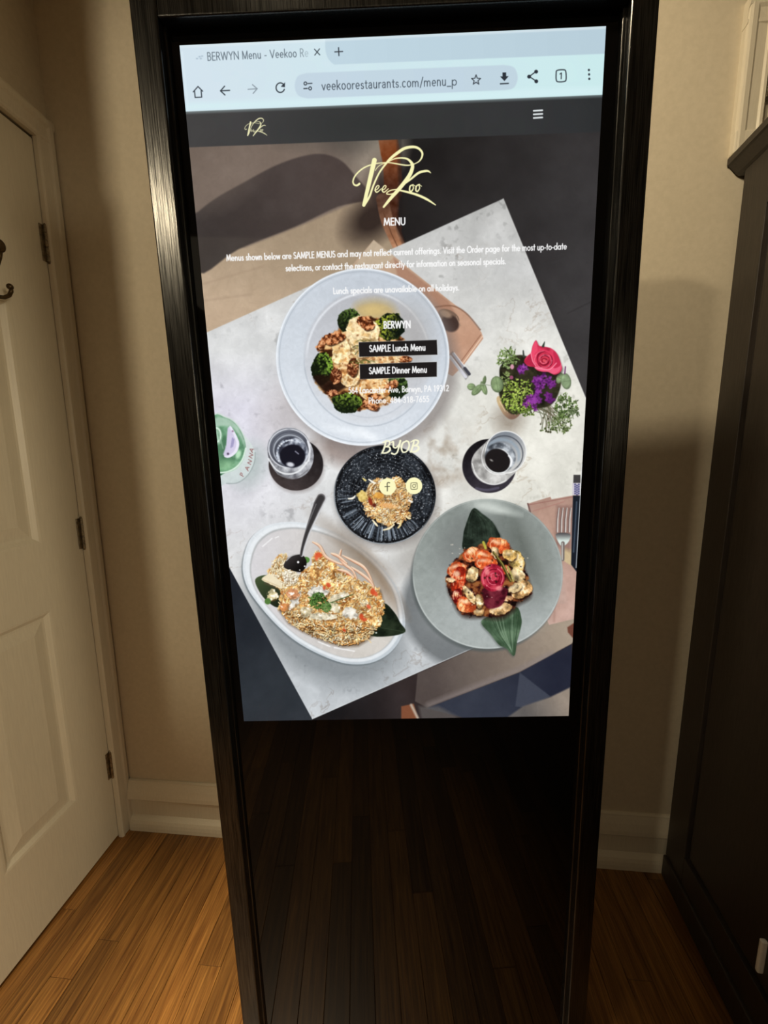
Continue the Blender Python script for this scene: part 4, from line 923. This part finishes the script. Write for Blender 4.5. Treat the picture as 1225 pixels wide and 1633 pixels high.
    line(T([(600, 440), (660, 520), (720, 640)], 650, 780, 4.375), [3, 5, 4], (70, 62, 30)); line(T([(604, 440), (664, 520), (724, 640)], 650, 780, 4.375), 1.6, (150, 140, 76)); line(T([(530, 370), (545, 410)], 650, 780, 4.375), 4, (176, 170, 72)); line(T([(700, 540), (740, 640)], 650, 780, 4.375), 3, (166, 156, 90))
    poly(cr(T([(530, 690), (690, 690), (680, 770), (640, 820), (560, 830), (530, 770)], 650, 780, 4.375), True, 5), mottle([(62, 18, 28), (98, 32, 46), (120, 48, 60)], 10, 2), 2)
    ell(786, 921, 19, 22, mottle([(126, 22, 42), (172, 44, 66), (196, 70, 86)], 9, 4), 0, 1.4)
    for k in range(9):
        t0 = k * 1.9; r_ = 3 + k * 1.9
        curve([(788 + r_ * math.cos(t0 + d), 921 + r_ * 1.08 * math.sin(t0 + d)) for d in (0, .6, 1.2, 1.8)], 1.4, pick([(232, 120, 136), (214, 88, 108), (96, 12, 30)]), al=.85)
    for q in ((777, 912, 4, 5), (796, 938, 5, 4), (775, 905, 3, 2)): ell(q[0], q[1], q[2], q[3], (240, 150, 150), 0, 3, .75)
    for k in range(26): ell(rng.uniform(716, 842), rng.uniform(868, 975), rng.uniform(.6, 1.5), rng.uniform(.5, 1), (255, 240, 220), 0, 1.2, .55)
    for k in range(16): ell(rng.uniform(740, 838), rng.uniform(868, 960), rng.uniform(1, 2.6), rng.uniform(.8, 1.6), (40, 28, 20), rng.uniform(0, 90), 1.2, .8)

    soften(ALL, 1)
    IMG[:] = np.clip(.50 + (IMG - .50) * 1.08 + .012, 0, 1)
    tex([(280, 160), (980, 130), (930, 1150), (380, 1160)], 5, .025, 3)
    # ---------------- site header bar and browser chrome
    hdr = [(280, 160), (980, 130), (957, 210), (630, 218), (302, 236), (290, 236)]
    poly([(280, 170), (975, 140), (975, 210), (957, 210.5), (302, 235.5), (280, 236)], grad((66, 65, 65), (320, 200), (46, 48, 50), (960, 190), 3, 60), 1.2)
    ell(590, 200, 90, 22, (44, 48, 47), -3, 60, .6)
    poly([(280, 60), (975, 30), (975, 151), (962, 151.5), (294.5, 178.5), (280, 179)], grad((212, 228, 238), (330, 120), (203, 234, 236), (950, 110), 2, 60), 1.0)
    poly([(290, 165), (962, 138), (962, 152), (294, 179)], (214, 240, 244), 10, .7)
    poly(cr([(519, 58), (519, 80), (524, 95), (533, 103.5)], False, 4) + [(966, 86), (972, 36)], grad((192, 214, 226), (540, 80), (184, 206, 218), (950, 60)), 1.4)
    poly([(286, 73), (967, 42), (967, 46), (286, 77)], (226, 238, 242), 3, .6); line([(290, 84), (300, 176)], 2, (226, 242, 248), 4, .6)
    pill = cr([(489, 117), (475, 122), (470, 138), (476, 153), (491, 157.5)], False, 5) + cr([(806, 144), (820, 140), (826, 124), (820, 108), (804, 104)], False, 5)
    poly(pill, grad((196, 214, 227), (500, 130), (193, 213, 225), (820, 125)), 2)
    K = (52, 58, 66)
    text('BERWYN Menu - Veekoo Re', (331, 97), (492, 90.5), 12.6, 1.2, (96, 108, 118), GR, 3.0)
    for q in ((314, 94), (318, 91), (322, 90), (320, 94)): ell(*q, 1.6, 1, (150, 170, 186), 0, 1.5, .7)
    line([(501.5, 79), (510, 88)], 1.3, K); line([(502, 88.4), (509.6, 78.4)], 1.3, K)
    line([(534, 83.2), (546.5, 82.6)], 1.7, K); line([(540, 76.5), (540.6, 89.2)], 1.7, K)
    for p in ([(308, 147), (315.5, 138.5), (323, 146)], [(310, 146), (311, 156), (321.5, 155.5), (320.6, 145)]): line(p, 1.6, K)
    for p in ([(351.5, 145.4), (366, 144.6)], [(358, 138), (351.5, 145.4), (358.6, 152)]): line(p, 1.7, K)
    for p in ([(395.5, 143), (410, 142)], [(402.6, 135.6), (410, 142), (403.6, 149.4)]): line(p, 1.6, (140, 152, 162))
    line([(447 + 6.8 * math.cos(t), 140.3 + 7.6 * math.sin(t)) for t in np.linspace(.35, 5.5, 22)], 1.8, K)
    poly([(454.5, 131.8), (454.3, 139.5), (447.8, 138.6)], K)
    for cx_, cy_ in ((487, 133.6), (494.6, 141.4)): ering(cx_, cy_, 2.2, 2.4, 1.4, K)
    line([(491, 133.8), (497.5, 133.4)], 1.6, K); line([(484.6, 141.8), (490, 141.5)], 1.6, K)
    text('veekoorestaurants.com/menu_p', (513.5, 144.2), (729, 136.2), 14.2, 1.3, (74, 84, 94), GR)
    star = [(759.5 + (7.6 if k % 2 == 0 else 3.3) * math.sin(k * math.pi / 5), 128 - (8.2 if k % 2 == 0 else 3.5) * math.cos(k * math.pi / 5)) for k in range(10)]
    line(star + star[:1], 1.4, K)
    poly([(801.6, 116), (807.4, 115.8), (807.6, 122), (811.4, 121.8), (804.8, 129.6), (798, 122.4), (801.8, 122.2)], (44, 50, 58)); line([(798.4, 134), (811, 133.4)], 2, (44, 50, 58))
    line([(855, 114.5), (844.4, 122.4), (855.4, 129.6)], 1.7, K)
    for q in ((855.4, 114.6), (844.2, 122.6), (855.6, 130)): ell(*q, 3.0, 3.0, (44, 50, 58))
    sq = cr([(887.4, 117), (889, 112.6), (899, 111.6), (902.6, 114), (903.2, 126), (901, 130), (891, 130.8), (887.6, 128)], True, 4); line(sq + sq[:1], 1.8, K)
    text('1', (891.5, 126.2), (898.5, 125.9), 9.4, 1.5, K, GR)
    for q in ((939.6, 112), (939.9, 119), (940.2, 126)): ell(*q, 1.7, 1.9, K)
    for k in range(3): line([(851.6, 177 + k * 5.7), (865.2, 176.2 + k * 5.7)], 2.7, (226, 232, 234), .8)

    # ---------------- lettering of the page
    LG = (250, 246, 186)
    def logo(f, m, col, al=1.0):
        def c(pts, ws, n=6): curve([f(*p) for p in T(pts, 550, 220, 7.656)], [q * m / 7.656 for q in ws], col, n, al=al)
        c([(362, 275), (330, 410), (290, 580), (232, 822)], [58, 54, 50, 40]); c([(232, 826), (300, 720), (350, 580), (420, 430), (500, 320), (560, 252), (640, 188), (730, 130), (830, 112), (900, 130), (945, 182), (940, 240), (905, 290), (850, 320)], [34, 26, 22, 20, 24, 32, 38, 36, 34, 30, 26, 22, 16, 10])
        c([(850, 320), (780, 336), (700, 330), (560, 306), (480, 305), (380, 316), (280, 345), (200, 390), (130, 460), (100, 530), (115, 574), (150, 582), (178, 562)], [12, 16, 18, 14, 12, 14, 16, 18, 18, 18, 20, 24, 26])
        c([(372, 400), (400, 360), (440, 330), (520, 300), (600, 260), (680, 247), (760, 258), (810, 300), (828, 350), (800, 440), (740, 530), (650, 640), (560, 740), (475, 845)], [8, 8, 8, 10, 14, 18, 24, 34, 42, 48, 48, 46, 40, 24])
        c([(650, 640), (720, 570), (800, 510), (900, 430), (980, 407), (1020, 408), (1050, 430)], [18, 20, 24, 30, 30, 24, 8]); c([(660, 640), (760, 662), (880, 696), (1000, 750), (1108, 820)], [18, 26, 30, 30, 12])
        c([(650, 628), (570, 640), (520, 665), (515, 686), (560, 690), (620, 668), (660, 640)], [14, 14, 14, 16, 14, 14, 14])
        for d in (0, 86): c([(366 + d, 642), (400 + d, 625), (418 + d, 595), (402 + d, 583), (376 + d, 615), (374 + d, 650), (396 + d, 664), (446 + d, 622)], [12, 13, 13, 13, 15, 17, 15, 10])
        for d in (0, 76): c([(835 + d, 575 - d * .06), (800 + d, 590), (792 + d, 640), (812 + d, 655), (838 + d, 615), (830 + d, 575), (862 + d, 592)], [16, 18, 19, 18, 15, 13, 9])
    logo(lambda x, y: (x, y), 1.0, LG)
    logo(lambda x, y: (390 + (x - 562) * .27, 188.5 + (y - 233) * .295), .34, (244, 240, 190))
    Wt = (250, 250, 250)
    text('MENU', (612.6, 359.6), (646.6, 358.6), 11.0, 2.1, Wt)
    def lit(*a, **k): text(*a, **k)
    text('Menus shown below are SAMPLE MENUS and may not reflect current offerings. Visit the Order page for the most up-to-date', (361.5, 416.4), (904, 397.4), 9.6, 1.6, Wt)
    text('selections, or contact the restaurant directly for information on seasonal specials.', (456, 432.6), (807, 421), 9.4, 1.6, Wt)
    text('Lunch specials are unavailable on all holidays.', (532, 468.8), (732.5, 463), 9.2, 1.6, Wt)
    text('BERWYN', (612.4, 523.8), (655, 522.6), 10.6, 2.1, Wt)
    for P in ([(572, 546), (697, 542), (698, 566), (573, 569.5)], [(573.5, 581), (697, 577), (697, 601), (574, 605)]):
        poly(P, (30, 27, 28), .9); line(P + P[:1], .8, (226, 226, 222), al=.55)
    text('SAMPLE Lunch Menu', (589.6, 561), (678.8, 558.8), 9.8, 1.85, Wt)
    text('SAMPLE Dinner Menu', (589, 596.4), (681, 594), 9.8, 1.85, Wt)
    text('564 Lancaster Ave, Berwyn, PA 19312', (556, 627.4), (716, 623.4), 9.0, 1.5, Wt)
    text('Phone: 484-318-7655', (588.4, 643.6), (684.6, 640.8), 9.0, 1.5, Wt)
    CRM = (250, 248, 214)
    def byob(pts, ws): curve(T(pts, 540, 690, 6.125), [q / 6.125 for q in ws], CRM, 6)
    byob([(428, 196), (450, 140), (462, 86)], [17, 19, 15]); byob([(432, 98), (470, 80), (500, 92), (490, 125), (452, 140)], [10, 13, 17, 16, 10]); byob([(452, 140), (495, 142), (502, 170), (470, 196), (418, 200)], [10, 16, 20, 17, 11])
    byob([(518, 94), (534, 88), (536, 112), (538, 140), (560, 148), (586, 122), (600, 92)], [12, 16, 18, 17, 16, 13, 12]); byob([(604, 80), (590, 140), (574, 190), (548, 211), (520, 202)], [19, 18, 16, 15, 18])
    byob([(668, 82), (630, 100), (614, 150), (630, 190), (666, 182), (690, 135), (684, 92), (660, 80)], [13, 17, 19, 16, 14, 16, 17, 13])
    byob([(708, 186), (726, 130), (738, 82)], [17, 19, 15]); byob([(706, 92), (745, 72), (778, 82), (770, 112), (730, 130)], [10, 13, 17, 16, 10]); byob([(730, 130), (774, 132), (782, 160), (752, 184), (700, 190)], [10, 16, 20, 17, 11])
    IC = (253, 249, 196)
    for q in ((618.2, 776.2), (660.4, 774.8)): ell(*q, 13.2, 13.4, IC)
    dk_ = (92, 88, 70)
    curve([(621.6, 770.0), (618.8, 769.6), (617.6, 772), (617.9, 777), (617.8, 783)], 1.5, dk_); line([(614, 776.2), (621.4, 775.8)], 1.4, dk_)
    iq = cr([(655.4, 772), (656.4, 770.2), (664, 769.8), (665.4, 771.4), (665.6, 778.4), (664.4, 780), (656.8, 780.2), (655.4, 778.8)], True, 4); line(iq + iq[:1], .9, dk_)
    ering(660.5, 775, 2.5, 2.5, .9, dk_); ell(663.5, 772, .6, .6, dk_)

def screen_image():
    paint_page()
    img = bpy.data.images.new('menu_page', TW, TH, alpha=False)
    img.colorspace_settings.name = 'sRGB'
    px = np.ones((TH, TW, 4), np.float32)
    px[..., :3] = np.clip(IMG[::-1], 0, 1)
    img.pixels.foreach_set(px.ravel())
    img.update(); img.pack()
    return img


# display: the lit picture, laminated to the glass
bm = bmesh.new()
uvl = bm.loops.layers.uv.new('UVMap')
q = [bm.verts.new((-S / 2, -.0002, zb)), bm.verts.new((S / 2, -.0002, zb)), bm.verts.new((S / 2, -.0002, zb + SH)), bm.verts.new((-S / 2, -.0002, zb + SH))]
f = bm.faces.new(q)
for lp, uv in zip(f.loops, ((0, 0), (1, 0), (1, 1), (0, 1))): lp[uvl].uv = uv
M_DISP = mat('lit_display', (0.002, 0.002, 0.002), 0.035, spec=0.14)
n, l, b = nt(M_DISP)
im = n.new('ShaderNodeTexImage'); im.image = screen_image(); im.interpolation = 'Cubic'; im.extension = 'EXTEND'
l.new(im.outputs[0], b.inputs['Emission Color']); b.inputs['Emission Strength'].default_value = 1.0
me = bpy.data.meshes.new('display'); bm.to_mesh(me); bm.free(); me.materials.append(M_DISP)
disp = bpy.data.objects.new('display', me); COL.objects.link(disp); disp.parent = kiosk
disp['label'] = 'bright browser page with dishes photographed on a marble table'

# ------------------------------------------------------------------ dark cabinet on the right
cab = thing('tall_cabinet', 'tall espresso brown wooden cabinet with overhanging cornice beside the right wall', 'cabinet')
CA = math.radians(-5.0)
cab.matrix_world = Matrix.Translation((0.729, 1.079, 0)) @ Matrix.Rotation(CA, 4, 'Z')
CW, CD, CH = 0.62, 0.95, 1.825             # local x right, local -y towards the camera
bm = bmesh.new()
ST = 0.075
box(bm, .012, CW, -CD, 0, .07, CH + .044)
box(bm, .012, CW, -.01, .016, .20, CH + .044)                                   # carcass core
new_obj('carcass', bm, M_CAB, cab)
for a, b in ((-.084, 0.0), (-CD, -CD + .084)):
    new_obj('stile', one_box(0, .014, a, b, .07, CH + .043, .0015, 2), M_CAB, cab)
for a, b in ((CH - .07, CH + .043), (.07, .15)):
    new_obj('side_rail', one_box(0, .014, -CD + .084, -.084, a, b, .0015, 2), M_CAB, cab)
bm = bmesh.new()
box(bm, .004, .0125, -CD + .095, -.095, .165, CH - .095, .004, 2)
new_obj('side_panel', bm, M_CAB, cab)
# slim white bar put in to imitate a glint low on the side panel
glint_bar = one_box(-.007, .005, -.356, -.347, .190, .268, .003, 2)
new_obj('handle', glint_bar, M_GLINT, cab)['label'] = 'small white bar standing in for a glint low on the side panel'
# front (towards the camera): two doors
for i in range(2):
    a = .01 + i * (CW - .02) / 2
    dr = new_obj('door', one_box(a + .002, a + (CW - .02) / 2 - .002, -CD - .02, -CD, .09, CH - .01, .003, 2), M_CAB, cab)
    kx = a + ((CW - .02) / 2 - .035 if i == 0 else .035)
    hd = bmesh.new(); tube(hd, [(kx, -CD - .019, .95), (kx, -CD - .045, .96), (kx, -CD - .045, 1.07), (kx, -CD - .019, 1.08)], .005, 10)
    new_obj('handle', hd, M_CHROME, dr, True)['label'] = 'polished steel handle'
# plinth and crown
new_obj('plinth', one_box(-.008, CW, -CD - .01, -.002, 0, .07, .004, 2), M_CAB, cab)
PR = [(CW, CH + .043), (.001, CH + .043), (-.006, CH + .047), (-.022, CH + .064), (-.027, CH + .066), (-.027, CH + .080), (CW, CH + .080)]
bm = extrude_profile(bmesh.new(), PR, [[Vector((a, yy, b)) for a, b in PR] for yy in (-CD - .045, .020)])
new_obj('cornice', bm, M_CAB, cab)
